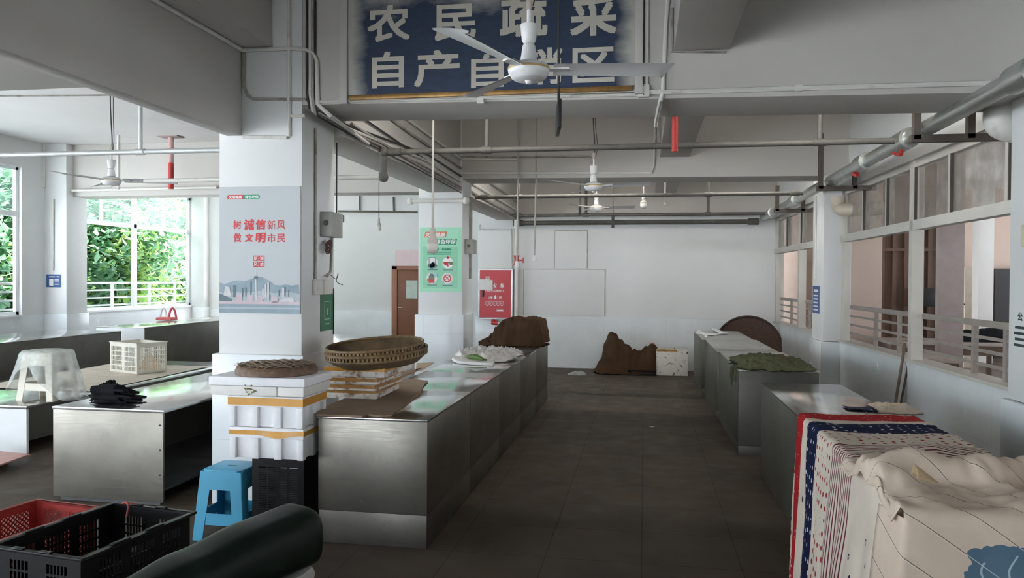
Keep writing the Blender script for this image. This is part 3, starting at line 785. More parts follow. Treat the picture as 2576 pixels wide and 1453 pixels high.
# ================================================================== CEILING FANS
def fan(label, x, y, z, R, ang, ztop, group='white three-blade ceiling fans', wires=True, hook=0.25):
    t = thing('ceiling_fan', label, 'fan', (x, y, z), group)
    c = (x, y, z)
    MB().lathe([(0, -.062), (.012, -.06), (.02, -.045), (.075, -.04), (.088, -.03), (.092, -.018), (.100, -.014), (.104, .0), (.104, .022), (.096, .034), (.07, .044), (.035, .05), (0, .05)], c, 36).build('motor_housing', FANW, parent=t, smooth=50)
    MB().lathe([(.1045, .008), (.1062, .01), (.1062, .017), (.1045, .019)], c, 36).build('trim_ring', GOLD, parent=t, smooth=50)['label'] = 'gold trim ring'
    MB().lathe([(.018, .05), (.040, .056), (.041, .062), (.032, .13), (.028, .135), (.018, .14)], c, 24).build('lower_cup', FANW, parent=t, smooth=45)
    MB().lathe([(.018, .14), (.026, .142), (.034, .155), (.036, .16), (.044, .232), (.042, .236), (.014, .238)], c, 24).build('canopy_cup', FANW, parent=t, smooth=45)
    MB().tube([(x, y, z+.05), (x, y, z+.05+.29)], .0115, 10).build('down_rod', FANW, parent=t, smooth=40)
    m = MB(); m.box(x-.014, x+.014, y-.012, y+.012, z+.31, z+.38); m.build('hanger_bracket', mat('rusty_bracket', (.40, .36, .30), .6, .4), parent=t, bevel=.004)
    if ztop:
        m = MB(); m.tube(smooth_path([(x, y, z+.37), (x+.01, y, z+.45), (x-.012, y, (z+ztop)/2+.1), (x, y, ztop)], 6), .007, 6)
        m.tube(smooth_path([(x+.02, y, z+.33), (x+.04, y-.01, z+.47), (x+.01, y+.02, (z+ztop)/2), (x+.03, y, ztop)], 6), .004, 5)
        m.build('hanging_cord', CABLE, parent=t)
    for k in range(3):
        a = ang+k*2*PI/3; ca, sa = math.cos(a), math.sin(a)
        def P(r, w, h, ca=ca, sa=sa): return (x+r*ca-w*sa, y+r*sa+w*ca, z+h)
        m = MB(); n = 12
        def top(i, j, o):
            r = .125+(R-.125)*i
            wd = .048+.022*i
            w = (j*2-1)*wd + (.03*(j) * (1 if i > .99 else 0))
            r2_ = r - (.035*j if i > .97 else 0)
            return P(r2_, w, .012 + (j-.5)*-.028 + .006*math.sin(j*PI) + o)
        b = len(m.v)
        m.grid(lambda i, j: top(i, j, .0025), n, 4); m.grid(lambda i, j: top(i, j, -.0025), n, 4)
        m.build('blade', FANW, parent=t, smooth=60)
        bl_ = LAST[0]
        k2 = MB(); k2.prism([(.085, -.018), (.20, -.032), (.215, 0), (.20, .032), (.085, .018)], lambda p, q, e: P(p, q, e), .008, .016)
        k2.build('blade_bracket', FANW, parent=bl_)
    return t
fc = at_y(1330, 181, 3.85)
fan('nearest large white ceiling fan hanging before the blue sign', fc.x, fc.y, fc.z, .72, math.radians(9), SLAB)
fc = at_y(280, 456, 7.6)
fan('white ceiling fan in the bright left wing by the red pipe', fc.x, fc.y, fc.z, .70, math.radians(18), SLAB)
fc = at_y(1493, 470, 8.7)
fan('white ceiling fan in the middle of the aisle behind the cross pipe', fc.x, fc.y, fc.z, .66, math.radians(-10), SLAB)
fc = at_y(1500, 524, 12.2)
fan('smallest white ceiling fan near the far wall', fc.x, fc.y, fc.z, .62, math.radians(-3), SLAB)

# ================================================================== PIPES
def pipe(label, pts, r, m, couplings=(), hangers=(), elbows=(), name='water_pipe', group=None, ends=True, hm=None, n=12):
    t = thing(name, label, 'pipe', pts[0], group)
    MB().tube(pts, r, n).build('pipe_run', m, parent=t, smooth=50)
    def on(f):
        a, b = Vector(pts[0]), Vector(pts[-1]); return a.lerp(b, f), (b-a).normalized()
    for f in couplings:
        p, d = on(f); w = r*2.2
        MB().tube([p-d*w, p-d*w*.98, p+d*w*.98, p+d*w], [r*1.05, r*1.38, r*1.38, r*1.05], n).build('coupling', m, parent=t, smooth=40)
    for f in elbows:
        p, d = on(f)
        MB().lathe([(0, -r*1.7), (r*1.2, -r*1.3), (r*1.6, 0), (r*1.2, r*1.3), (0, r*1.7)], p, n).build('elbow', m, parent=t, smooth=60)
    for f, dz in hangers:
        p, d = on(f)
        MB().tube([p, p+Vector((0, 0, dz))], r*.8, 8).build('hanger_rod', hm or m, parent=t, smooth=50)
        MB().tube([p-d*r*1.8, p+d*r*1.8], r*1.25, n).build('tee', m, parent=t, smooth=50)
    return t
ZP = 2.93
bp = [at_z(2576, 190, ZP), at_z(1890, 562, ZP)]
bx = 2.12
big = pipe('thick galvanised main pipe running along the right windows', [(bx, .5, ZP+.01), (bx+.06, 15.0, ZP-.01)], .062, GALVBIG, couplings=(.30, .445, .53, .64, .78, .93), n=18)
for Y in (6.95, 8.3):
    MB().tube(smooth_path([(bx+.0, Y, ZP-.06), (bx+.02, Y+.06, ZP-.10), (bx+.03, Y+.16, ZP-.09), (bx+.02, Y+.26, ZP-.06)], 4), .018, 6).build('red_clamp', REDPAINT, parent=big)['label'] = 'red clamp'
pipe('galvanised cross pipe nearest the sign, from the beam to the main pipe', [(-2.40, 6.95, ZP), (2.1, 6.95, ZP)], .027, GALV, couplings=(.02,), hangers=((.215, 1.47), (.86, 1.47)))
pipe('second galvanised cross pipe over the aisle', [(-2.42, 10.95, ZP), (2.14, 10.95, ZP)], .027, GALV, couplings=(.03, .97), hangers=((.14, 1.4), (.72, 1.4)))
pipe('third galvanised cross pipe in front of the far wall', [(-2.42, 14.2, ZP), (2.12, 14.2, ZP)], .03, GALV, couplings=(.02,), hangers=((.30, 1.4), (.78, 1.4)))
pipe('lowest thick grey pipe along the far wall ending at the main pipe', [(-2.50, 15.02, 2.85), (2.1, 15.02, 2.85)], .045, GALV, couplings=(.01, .98), hangers=())
pipe('thin grey water pipe crossing the bright left wing', [(-11.6, 6.62, ZP), (-3.3, 6.62, ZP)], .025, mat('pale_galvanised_pipe', (.55, .57, .56), .5, .4), couplings=(.55,), hangers=((.83, 1.47),))
pipe('grey pipe elbow dropping from the cross pipe at the long beam', [(-2.42, 6.95, ZP), (-2.42, 6.95, 2.70)], .03, GALV, elbows=(0, 1))
pipe('pale pipe passing under the long beam to the left', [(-2.42, 6.95, 2.70), (-4.9, 6.95, 2.70)], .022, PVC)
pipe('white pipe at the top of the second pillar under the beam', [(-2.37, 10.15, 2.80), (-3.15, 10.15, 2.80)], .03, PVC, elbows=(0, 1))
rp = at_y(430, 400, 13.3)
zr0, zr1 = at_y(430, 475, 13.3).z, SLAB
t = pipe('short red pipe with base plate hanging from the left wing ceiling', [(rp.x, 13.3, zr1-.5), (rp.x, 13.3, zr0)], .05, REDPAINT, name='red_pipe')
MB().tube([(rp.x, 13.3, zr1-.5), (rp.x, 13.3, zr1-.02)], .0505, 12).build('faded_section', mat('faded_red_paint', (.60, .40, .38), .6, dirt=(.46, .08, .07), dscale=9), parent=t)['label'] = 'faded pink upper section'
MB().box(rp.x-.2, rp.x+.2, 13.18, 13.42, zr1-.02, zr1).build('base_plate', mat('rust_plate', (.42, .33, .31), .7), parent=t)
pipe('red painted drop pipe hanging under the first cross pipe', [(.245, 6.6, 3.335), (.245, 6.6, 2.82)], .026, REDPAINT, name='red_pipe')
lp = at_y(298, 400, 7.9)
pipe('thin white conduit pipe hanging beside the left wing fan', [(lp.x, 7.9, 3.35), (lp.x, 7.9, 2.74)], .018, PVC, name='conduit')
cp = at_y(1305, 600, 14.9)
t = pipe('pale standpipe beside the hydrant cabinet with red valve', [(-2.47, 14.95, 2.86), (-2.47, 14.95, .95)], .038, PVC, couplings=(.02,), name='standpipe')
MB().tube([(-2.47, 14.95, 2.02), (-2.47, 14.95, 2.07), (-2.47, 14.95, 2.16), (-2.47, 14.95, 2.21)], [.06, .045, .045, .06], 12).build('valve_body', REDPAINT, parent=t)['label'] = 'red valve body'
m = MB(); m.tube([(-2.43, 14.93, 2.115), (-2.33, 14.9, 2.115)], .014, 8); m.tube([(-2.33, 14.9, 2.06), (-2.33, 14.9, 2.17)], .012, 8)
m.build('valve_handle', REDPAINT, parent=t)['label'] = 'red valve handle'
# bracket irons carrying the main pipe
def bracket(label, Y, zc, w, hgt):
    m = MB()
    m.box(bx-.10, bx-.05, Y-.03, Y+.03, ZP-.10, ZP+hgt); m.box(bx-.12, 2.66, Y-.03, Y+.03, ZP-.12, ZP-.065)
    m.box(2.40, 2.45, Y-.03, Y+.03, ZP-.10, ZP+.14)
    return tag(m.build('pipe_bracket', ANGLE), label, 'bracket', 'angle iron brackets of the main pipe')
bracket('dark angle iron bracket holding the main pipe, nearest one', 6.35, 0, 0, .25)
bracket('tall dark angle iron bracket at the main pipe beyond the first cross pipe', 9.6, 0, 0, .55)
bracket('small dark angle iron bracket at the main pipe near the far window', 12.6, 0, 0, .3)
# round ducts through the right wall
t = thing('duct_elbow', 'fat white duct elbow at the right edge under the ceiling', 'duct', (2.45, 5.9, 2.9))
MB().tube(smooth_path([(2.50, 5.98, 2.975), (2.48, 5.98, 2.93), (2.51, 5.98, 2.86), (2.72, 5.98, 2.82)], 6), .11, 18).build('duct', PVC, parent=t, smooth=50)
t = thing('duct_elbow', 'cream duct elbow beside the top of the window column', 'duct', (2.5, 10.5, 2.65))
MB().tube(smooth_path([(2.44, 10.5, 2.84), (2.46, 10.5, 2.72), (2.52, 10.45, 2.66), (2.95, 10.3, 2.66)], 6), .085, 16).build('duct', mat('cream_duct', (.60, .52, .42), .5), parent=t, smooth=50)
MB().tube([(2.60, 10.42, 2.66), (2.62, 10.415, 2.66)], .10, 16).build('flange', PVC, parent=t)

# ================================================================== CONDUITS AND CABLES
def conduit(label, paths, r=.012, m=PVC, clips=()):
    t = MB()
    for p in paths: t.tube(p, r, 7)
    for c in clips:
        t.box(c[0]-.025, c[0]+.025, c[1]-.015, c[1]+.015, c[2]-.02, c[2]+.02)
    return tag(t.build('conduit', m, smooth=50), label, 'conduit', 'surface conduits on walls and beams')
yf = PY0-.016
def Q(x, y, Y=yf): return at_y(x, y, Y)
bxr = -3.05+.016
conduit('conduit along the top of the near long beam turning across the pillar', [[(bxr, 1.0, 3.48), (bxr, PY0-.03, 3.48), Q(730, 122), Q(768, 124), Q(788, 135), Q(797, 152), Q(799, 262), Q(830, 290), (-2.44, 6.6, 2.95)]], .016)
conduit('conduit dropping in the corner of the near long beam then crossing the pillar', [[Q(613, 133), Q(613, 215), Q(622, 240), Q(636, 249), Q(770, 250)]], .012, PVCDARK)
conduit('vertical white conduit on the pillar front left of the sign', [[Q(727, -90), Q(727, 343), Q(722, 346), Q(612, 344)]], .014)
conduit('short horizontal conduit stub on the pillar under the others', [[Q(727, 291), Q(768, 291)]], .013)
conduit('thin conduit below the brass strip of the sign', [[Q(805, 256), Q(1606, 238)]], .011, clips=(Q(1209, 254),))
conduit('white conduit right of the sign running across the beam to the main pipe', [[Q(1634, 232), Q(1750, 230), Q(2000, 222), Q(2490, 209)]], .018, clips=(Q(2008, 222),))
conduit('vertical white conduit right of the sign above the junction box', [[Q(1628, -80), Q(1626, 215)]], .015)
conduit('vertical white conduit near the narrow ceiling beam bending under the cross beam', [[Q(1687, -80), Q(1675, 60), Q(1667, 235), Q(1662, 250), Vector((at_y(1650, 293, PY1).x, PY1, 2.98)), Vector((at_y(1647, 340, 6.7).x, 6.2, 2.96))]], .015)
conduit('short conduit along the end of the narrow ceiling beam', [[Q(1690, 20), Q(1690, 130), Q(1825, 131)]], .009, PVCDARK)
ck = thing('cable_bundle', 'bundle of dark and white cables running down the pillar corner and along the long beam', 'cable', (-2.52, 5.6, 3.1))
for i, (px, mm, r) in enumerate(((772, CABLE, .010), (780, PVC, .013), (787, PVCDARK, .011), (793, CABLE, .007))):
    a = Q(px, -90); b = Q(px, 255+i*8)
    z2 = 3.30-.075*i
    MB().tube([a, Q(px, 235+i*4), Vector((Q(px, 235).x+.02, yf, 3.03-.022*i)), Vector((-2.445, 6.16, 3.02-.022*i)), (-2.44, 8.5, z2-.20+.06), (-2.44, 10.15, z2-.17)], r, 6).build('cable', mm, parent=ck, smooth=60)
bk = -2.44
for i, (z, mm, r) in enumerate(((3.28, PVCDARK, .016), (3.40, PVC, .014), (2.99, PVCDARK, .012), (3.10, CABLE, .009))):
    conduit(['grimy conduit high along the long beam', 'pale conduit highest along the long beam', 'grimy conduit low along the long beam edge', 'black cable between the conduits of the long beam'][i],
            [[(bk, 6.2, z+.06), (bk, 7.8, z), (bk, 10.15, z-.04)]], r, mm)
for i, (z, mm, r) in enumerate(((3.30, PVCDARK, .02), (3.12, PVC, .02), (2.99, PVCDARK, .018))):
    conduit(['grimy conduit high along the farther long beam', 'pale conduit along the middle of the farther long beam', 'grimy conduit low along the farther long beam'][i],
            [[(bk, 10.8, z), (bk, 15.1, z-.05)]], r, mm)
yb = 10.2-.018
conduit('white conduit along the lower edge of the second cross beam', [[at_y(1110, 436, yb), at_y(1640, 434, yb), at_y(1645, 415, yb), at_y(1648, 300, yb)]], .017)
conduit('dark conduit over the second cross beam feeding the middle fan', [[at_y(1105, 405, yb), at_y(1108, 395, yb), at_y(1478, 393, yb), at_y(1490, 400, 9.2), at_y(1492, 425, 8.75)]], .013, PVCDARK)
conduit('thin pale conduit between the dark one and the beam edge', [[at_y(1112, 420, yb), at_y(1112, 398, yb), at_y(1305, 402, yb), at_y(1304, 420, yb)]], .011)
conduit('white conduit down the left wing column and along the far beam', [[at_y(112, 336, 13.7), at_y(110, 470, 13.7), at_y(118, 475, 13.85), at_y(160, 480, 13.85), at_y(545, 471, 13.85)]], .03)
conduit('white conduit stub over the blue plate on the left column', [[at_y(133, 500, 13.69), at_y(132, 680, 13.69)]], .02)
conduit('thin grey cable pinned along the left wing ceiling', [[at_z(-10, 242, SLAB-.01), at_z(195, 240, SLAB-.01), at_z(285, 239, SLAB-.01)]], .012, PVCDARK)
conduit('slim white conduit above the blue plate on the right window column', [[RM @ Vector((-.215, 11.05-6.2, 2.9)), RM @ Vector((-.215, 11.05-6.2, 1.78))]], .012)
conduit('white trunking on the pillar edge above the hydrant cabinet', [[at_y(1207, 565, 15.17), at_y(1207, 577, 15.17), at_y(1286, 577, 15.17), at_y(1288, 672, 15.17)]], .016)
conduit('pair of white conduits at the wall corner above the hydrant cabinet', [[at_y(1285, 575, 15.12), at_y(1287, 676, 15.12)], [at_y(1293, 560, 15.12), at_y(1295, 674, 15.12)]], .014)
conduit('pale conduits on the back wall of the left wing', [[at_y(850, 531, YB-.05), at_y(1050, 533, YB-.05)], [at_y(905, 490, YB-.05), at_y(905, 528, YB-.05)], [at_y(990, 495, YB-.05), at_y(991, 530, YB-.05)]], .025, GALV)
# junction box beside the sign
jb = thing('junction_box', 'white square junction box at the lower right of the sign', 'box', Q(1619, 230))
a = Q(1605, 246); b = Q(1634, 214)
MB().box(a.x, b.x, PY0-.045, PY0, a.z, b.z).build('body', PVC, parent=jb, bevel=.006)
m = MB()
for px, py in ((1619, 218), (1619, 240)): m.lathe([(.004, 0), (.004, .002)], (0, 0, 0), 8, Matrix.Translation(Q(px, py)+Vector((0, -.03, 0))) @ Matrix.Rotation(PI/2, 4, 'X'))
m.build('screw', ANGLE, parent=jb)

# ================================================================== LAMPS, CORDS AND HANGING SIGNS
RODM = mat('grey_rod', (.40, .38, .35), .55)
def bulb_lamp(label, px, ytop, ysock, ybot, Y, r, rod=RODM, rr=.011, ztop=None):
    a = at_y(px, ysock, Y); b = at_y(px, ybot, Y); h = a.z-b.z
    t = thing('hanging_bulb', label, 'lamp', b, 'bulbs on hanging rods')
    zt = ztop if ztop else at_y(px, ytop, Y).z
    MB().tube([(b.x, Y, zt), (b.x, Y, a.z)], rr, 8).build('rod', rod, parent=t, smooth=50)
    MB().lathe([(0, h*1.03), (r*.40, h*.99), (r*.52, h*.9), (r*.52, h*.66), (r*.72, h*.60), (r*.98, h*.52), (r, h*.38)], b, 18).build('socket', mat('grey_lamp_housing', (.42, .39, .35), .5), parent=t, smooth=40)
    MB().lathe([(r*.98, h*.38), (r*1.04, h*.36), (r*.98, h*.16), (r*.8, h*.03), (r*.5, 0), (0, -.002)], b, 18).build('diffuser', mat('milky_diffuser', (.55, .53, .50), .3), parent=LAST[0], smooth=60)
    return t
bulb_lamp('nearest grey bulb lamp on a white rod before the green poster', 1088, 300, 572, 637, 6.9, .05, ztop=SLAB)
bulb_lamp('small unlit bulb over the left back wall, on a thin cord', 953, 480, 548, 580, 11.5, .035, CABLE, .006, ztop=SLAB)
bulb_lamp('pale round bulb lamp under the third cross pipe', 1619, 440, 494, 524, 11.2, .05, ztop=SLAB)
bulb_lamp('tiny white bulb holder on a long rod right of the round bulb lamp', 1673, 440, 498, 516, 11.0, .026, ztop=SLAB)
def pull(label, px0, y0, px1, y1, Y):
    a = at_y(px0, y0, Y); b = at_y(px1, y1, Y)
    t = thing('hanging_rod', label, 'rod', b, 'white hanging switch rods')
    MB().tube([(a.x, Y, SLAB), a, b+Vector((0, 0, .06))], .012, 8).build('rod', RODM, parent=t, smooth=50)
    MB().lathe([(0, .08), (.018, .075), (.026, .05), (.028, .03), (.022, 0), (0, 0)], b, 14).build('end_cap', FANW, parent=t, smooth=50)
pull('white rod with end cap hanging in front of the standpipe', 1304, 420, 1300, 671, 10.0)
pull('white rod with end cap hanging before the outlined board', 1349, 450, 1344, 656, 10.2)
def hang_sign(label, px, y0, y1, y2, Y, w=.30, board=True, ztop=SLAB):
    a = at_y(px, y1, Y); b = at_y(px, y2, Y)
    d = (b-Vector((0, 0, CAM_H))); d.z = 0; d.normalize()
    t = thing('hanging_sign', label, 'sign', b, 'signs hung edge-on from black straps')
    MB().tube([(a.x, Y, ztop), (a.x-.004, Y, (a.z+ztop)/2), (a.x, Y, a.z)], .0075, 6).build('strap', CABLE, parent=t)
    if board:
        M = Matrix.Translation((a.x, Y, b.z)) @ Matrix.Rotation(math.atan2(d.y, d.x)+.045, 4, 'Z')
        h = a.z-b.z
        MB().box(-w/2, w/2, -.011, .011, 0, h, M).build('board', BLACKP, parent=t, bevel=.003)
        MB().box(-w/2+.01, w/2-.01, -.0135, -.011, .02, h-.02, M).build('white_face', INKWHITE, parent=t)
    else:
        MB().box(a.x-.02, a.x+.02, Y-.02, Y+.02, b.z, a.z).build('strap_end', BLACKP, parent=t)
    return t
hang_sign('nearest hanging sign seen edge-on below the fan, on a black strap', 1405, 0, 262, 332, 4.6)
hang_sign('thin black strap hanging from the ceiling right of the far fan', 1542, 495, 540, 573, 11.3, board=False)
hang_sign('thick black strap hanging left of the far fan', 1459, 495, 512, 542, 12.0, board=False)
# small exit plate projecting behind the near pillar
a = at_y(848, 557, 6.3)
t = thing('exit_plate', 'small black plate with white mark peeking out behind the near pillar', 'sign', (-2.5, 6.3, 2.2))
p0 = at_y(840, 559, 6.35); p1 = at_y(864, 541, 6.35)
MB().box(p0.x, p1.x, 6.35, 6.37, p0.z, p1.z).build('plate', BLACKP, parent=t, bevel=.002)
d = Decal((p0.x, 6.35, p0.z), (1, 0, 0), (0, 0, 1)); w = p1.x-p0.x; h = p1.z-p0.z
d.frame(.45*w, .97*w, .06*h, .94*h, .006); d.line(.62*w, .3*h, .85*w, .7*h, .008); d.build('printed_mark', INKWHITE, parent=t)
MB().beam((p0.x+.02, 6.36, p1.z), (p0.x+.02, 6.36, 2.92), .008).build('strap', CABLE, parent=t)

# ================================================================== POSTERS AND PLATES
# city poster on the near pillar: crop pixels (1162 wide crop of 540..860) -> photo pixels
pz = thing('poster', 'pale grey poster with red slogan and city skyline on the near pillar', 'poster', (-2.9, PY0, 1.47))
yp = PY0-.004
A = at_y(552, 788, yp); B = at_y(757, 467, yp)
A.z = 1.475; W, H = B.x-A.x, B.z-A.z
MB().box(A.x, B.x, yp, PY0, A.z, B.z).build('sheet', POSTGREY, parent=pz)
def crop(x, y):                                  # crop coords inside the sheet (45..795 x 97..1270) -> metres
    return (x-43)/(797-43)*W, (1268-y)/(1268-97)*H
class CD(Decal):
    pass
def mk(): return Decal((A.x, yp, A.z), (1, 0, 0), (0, 0, 1), .0012)
def cpoly(d, pts): return d.shape([crop(*p) for p in pts])
def crect(d, x0, x1, y0, y1):
    a = crop(x0, y1); b = crop(x1, y0); return d.rect(a[0], b[0], a[1], b[1])
def ctext(d, s, x0, x1, y0, y1, b=.02, sk=0):
    a = crop(x0, y1); c = crop(x1, y0); return d.text(s, a[0], c[0], a[1], c[1], b, sk)
d = mk()
def pill(d, x0, x1, y0, y1, left):
    r = (y1-y0)/2; cy = (y0+y1)/2; pts = []
    for i in range(9):
        t = PI/2+PI*i/8
        pts.append((x0+r+r*math.cos(t), cy-r*math.sin(t)) if left else (x1-r-r*math.cos(t), cy-r*math.sin(t)))
    pts += [(x1, y1), (x1, y0)] if left else [(x0, y1), (x0, y0)]
    cpoly(d, pts)
d.mat(0); pill(d, 114, 270, 172, 213, True); d.mat(1); pill(d, 270, 423, 172, 213, False)
d.mat(2, 2); ctext(d, '文明健康', 131, 254, 179, 207, .03); ctext(d, '绿色环保', 285, 410, 179, 207, .03)
d.build('slogan_badge', [INKRED, INKGREEN, INKWHITE], parent=pz)
d = mk()
for ch, x0, x1, y0, y1, b, sk in (('树', 174, 246, 408, 488, .02, 0), ('诚', 268, 366, 397, 498, .035, .006), ('信', 378, 472, 400, 494, .04, .006), ('新', 490, 566, 412, 492, .012, 0), ('风', 580, 655, 412, 492, .012, 0),
                              ('做', 176, 248, 528, 610, .02, 0), ('文', 280, 356, 532, 608, .04, .006), ('明', 380, 470, 524, 614, .045, .006), ('市', 492, 566, 532, 612, .012, 0), ('民', 580, 656, 534, 612, .012, 0)):
    ctext(d, ch, x0, x1, y0, y1, b, sk)
d.build('slogan', INKRED, parent=pz)
d = mk(); d.mat(0)
for x0, x1, y0, y1 in ((361, 408, 735, 783), (416, 464, 735, 783), (361, 408, 791, 840), (416, 464, 791, 840)): crect(d, x0, x1, y0, y1)
d.mat(1, 2)
for ch, x0, y0 in (('新', 367, 741), ('诚', 423, 741), ('风', 367, 797), ('信', 423, 797)): ctext(d, ch, x0, x0+36, y0, y0+37, .01)
d.build('red_seal', [INKRED, INKWHITE], parent=pz)
d = mk(); d.mat(0)
cpoly(d, [(44, 1150), (44, 985), (90, 1000), (140, 985), (175, 970), (225, 965), (270, 975), (320, 960), (360, 945), (430, 928), (470, 945), (520, 975), (560, 1005), (610, 1010), (660, 1000), (720, 1010), (780, 1000), (796, 1150)])
d.mat(1, 2)
cpoly(d, [(44, 1150), (44, 1075), (110, 1090), (200, 1070), (300, 1080), (420, 1060), (560, 1080), (700, 1070), (796, 1085), (796, 1150)])
d.mat(2, 3)
for x0, x1, y0, y1 in ((174, 200, 1010, 1120), (256, 268, 1036, 1115), (288, 300, 1030, 1115), (334, 345, 975, 1100), (596, 606, 1050, 1110), (648, 662, 1024, 1110), (684, 694, 1045, 1112), (512, 522, 1090, 1150)): crect(d, x0, x1, y0, y1)
cpoly(d, [(44, 1086), (100, 1105), (165, 1140), (160, 1160), (44, 1160)])
d.mat(3, 4)
cpoly(d, [(86, 1105), (100, 1018), (140, 1030), (158, 1118)])
for x0, x1, y0, y1 in ((446, 462, 1040, 1140), (494, 510, 980, 1150), (628, 650, 1030, 1120), (470, 482, 1000, 1120)): crect(d, x0, x1, y0, y1)
cpoly(d, [(592, 1160), (640, 1128), (720, 1115), (742, 1140), (735, 1165)])
cpoly(d, [(383, 1150), (380, 955), (391, 955), (398, 1150)]); crect(d, 385, 388, 862, 925)
d.mat(4, 5)
for x0, x1, y0, y1 in ((200, 258, 1092, 1160), (306, 360, 1100, 1158), (535, 590, 1110, 1165), (398, 450, 1110, 1160)): crect(d, x0, x1, y0, y1)
crect(d, 44, 796, 1160, 1185)
d.mat(2, 5); d.disc(*crop(387, 938), .016, 18, .013)
d.mat(0, 6); crect(d, 44, 796, 1185, 1268)
d.mat(1, 7); crect(d, 44, 796, 1212, 1228)
d.build('skyline_print', [MTN, MTN2, CITYD, CITYL, CITYP], parent=pz)
MB().box(B.x-.006, B.x+.001, yp-.004, yp, A.z, B.z).build('edge_tape', PVCDARK, parent=pz)

# green poster on the second pillar: crop (1830 px wide view of 980..1320 x 560..830)
p2y = 10.2-.005
pg = thing('poster', 'mint green health poster with four round icons on the second pillar', 'poster', (-2.74, 10.2, 1.57))
A2 = at_y(1056, 733, p2y); B2 = at_y(1161, 571, p2y)
MB().box(A2.x, B2.x, p2y, 10.2, A2.z, B2.z).build('sheet', POSTGREEN, parent=pg)
W2, H2 = B2.x-A2.x, B2.z-A2.z
def cp2(x, y): return (x-398)/(970-398)*W2, (938-y)/(938-55)*H2
d = Decal((A2.x, p2y, A2.z), (1, 0, 0), (0, 0, 1), .003)
def r2c(x0, x1, y0, y1, sk=0):
    a = cp2(x0, y1); b = cp2(x1, y0); d.rect(a[0], b[0], a[1], b[1], sk)
def t2c(s, x0, x1, y0, y1, b=.02, sk=0):
    a = cp2(x0, y1); c = cp2(x1, y0); d.text(s, a[0], c[0], a[1], c[1], b, sk)
d.mat(0, 1); a = cp2(412, 915); b = cp2(955, 75); d.frame(a[0], b[0], a[1], b[1], .004); r2c(440, 920, 320, 890)
d.build('border_print', POSTGREEND, parent=pg)
d = Decal((A2.x, p2y, A2.z), (1, 0, 0), (0, 0, 1), .003)
d.mat(0, 2); r2c(458, 755, 116, 193, .016); d.mat(1, 2); r2c(590, 897, 213, 292, .016)
d.mat(2, 3); t2c('文明健康', 470, 745, 124, 186, .03, .01); t2c('绿色环保', 608, 888, 222, 284, .03, .01)
d.mat(1, 3)
for x0, x1, y0, y1 in ((500, 690, 345, 372), (705, 865, 345, 372)): 
    n = int((x1-x0)/34)
    for i in range(n): r2c(x0+i*34, x0+i*34+26, y0, y1)
for y in (402, 422): r2c(500, 830, y, y+8)
d.build('headline_print', [INKORANGE, INKGREEN, INKWHITE], parent=pg)
d = Decal((A2.x, p2y, A2.z), (1, 0, 0), (0, 0, 1), .003)
rr = 75/572*W2
for cx, cy in ((572, 540), (786, 542), (568, 750), (780, 754)):
    d.mat(0, 2); d.disc(*cp2(cx, cy), rr)
    d.mat(1, 2); r2c(cx-66, cx+70, cy+92, cy+102)
u = W2/572
c = cp2(572, 540); d.mat(1, 3)
d.frame(c[0]-48*u, c[0]+48*u, c[1]-60*u, c[1]+72*u, 8*u)
for ox, oy, r in ((-30, -40, 30), (5, -30, 34), (36, -42, 26), (-4, -58, 26), (14, -8, 22)): d.mat(1, 4); d.disc(c[0]+ox*u, c[1]+oy*u, r*u, 14)
c = cp2(786, 542); d.mat(2, 3); d.rect(c[0]-48*u, c[0]+6*u, c[1]-34*u, c[1]+16*u); d.disc(c[0], c[1]+70*u, 18*u, 12); d.line(c[0]-70*u, c[1]+2*u, c[0]-40*u, c[1]-2*u, 14*u); d.rect(c[0]-10*u, c[0]+12*u, c[1]-50*u, c[1]-30*u)
d.mat(3, 4); d.rect(c[0]+24*u, c[0]+72*u, c[1]-28*u, c[1]+18*u); d.line(c[0]+2*u, c[1]+8*u, c[0]+28*u, c[1]-4*u, 12*u)
c = cp2(568, 750); d.mat(4, 3); d.rect(c[0]-44*u, c[0]+34*u, c[1]-66*u, c[1]+4*u); d.mat(3, 4); d.disc(c[0]-6*u, c[1]+14*u, 38*u, 20); d.mat(4, 5); d.rect(c[0]-62*u, c[0]-44*u, c[1]-40*u, c[1]-10*u)
d.mat(1, 6); d.rect(c[0]-26*u, c[0]+14*u, c[1]+26*u, c[1]+60*u); d.mat(5, 3); d.rect(c[0]+18*u, c[0]+66*u, c[1]+8*u, c[1]+70*u)
c = cp2(780, 754); d.mat(2, 3); d.ring(c[0], c[1], 40*u, 52*u); d.line(c[0]-36*u, c[1]+36*u, c[0]+36*u, c[1]-36*u, 10*u); d.mat(1, 4); d.line(c[0]-58*u, c[1]-52*u, c[0]+54*u, c[1]+54*u, 5*u)
d.build('icon_print', [INKWHITE, CITYD, INKRED, mat('olive_print', (.16, .22, .12), .6), mat('bright_red_print', (.65, .08, .07), .6), mat('pale_blue_print', (.40, .64, .68), .6)], parent=pg)

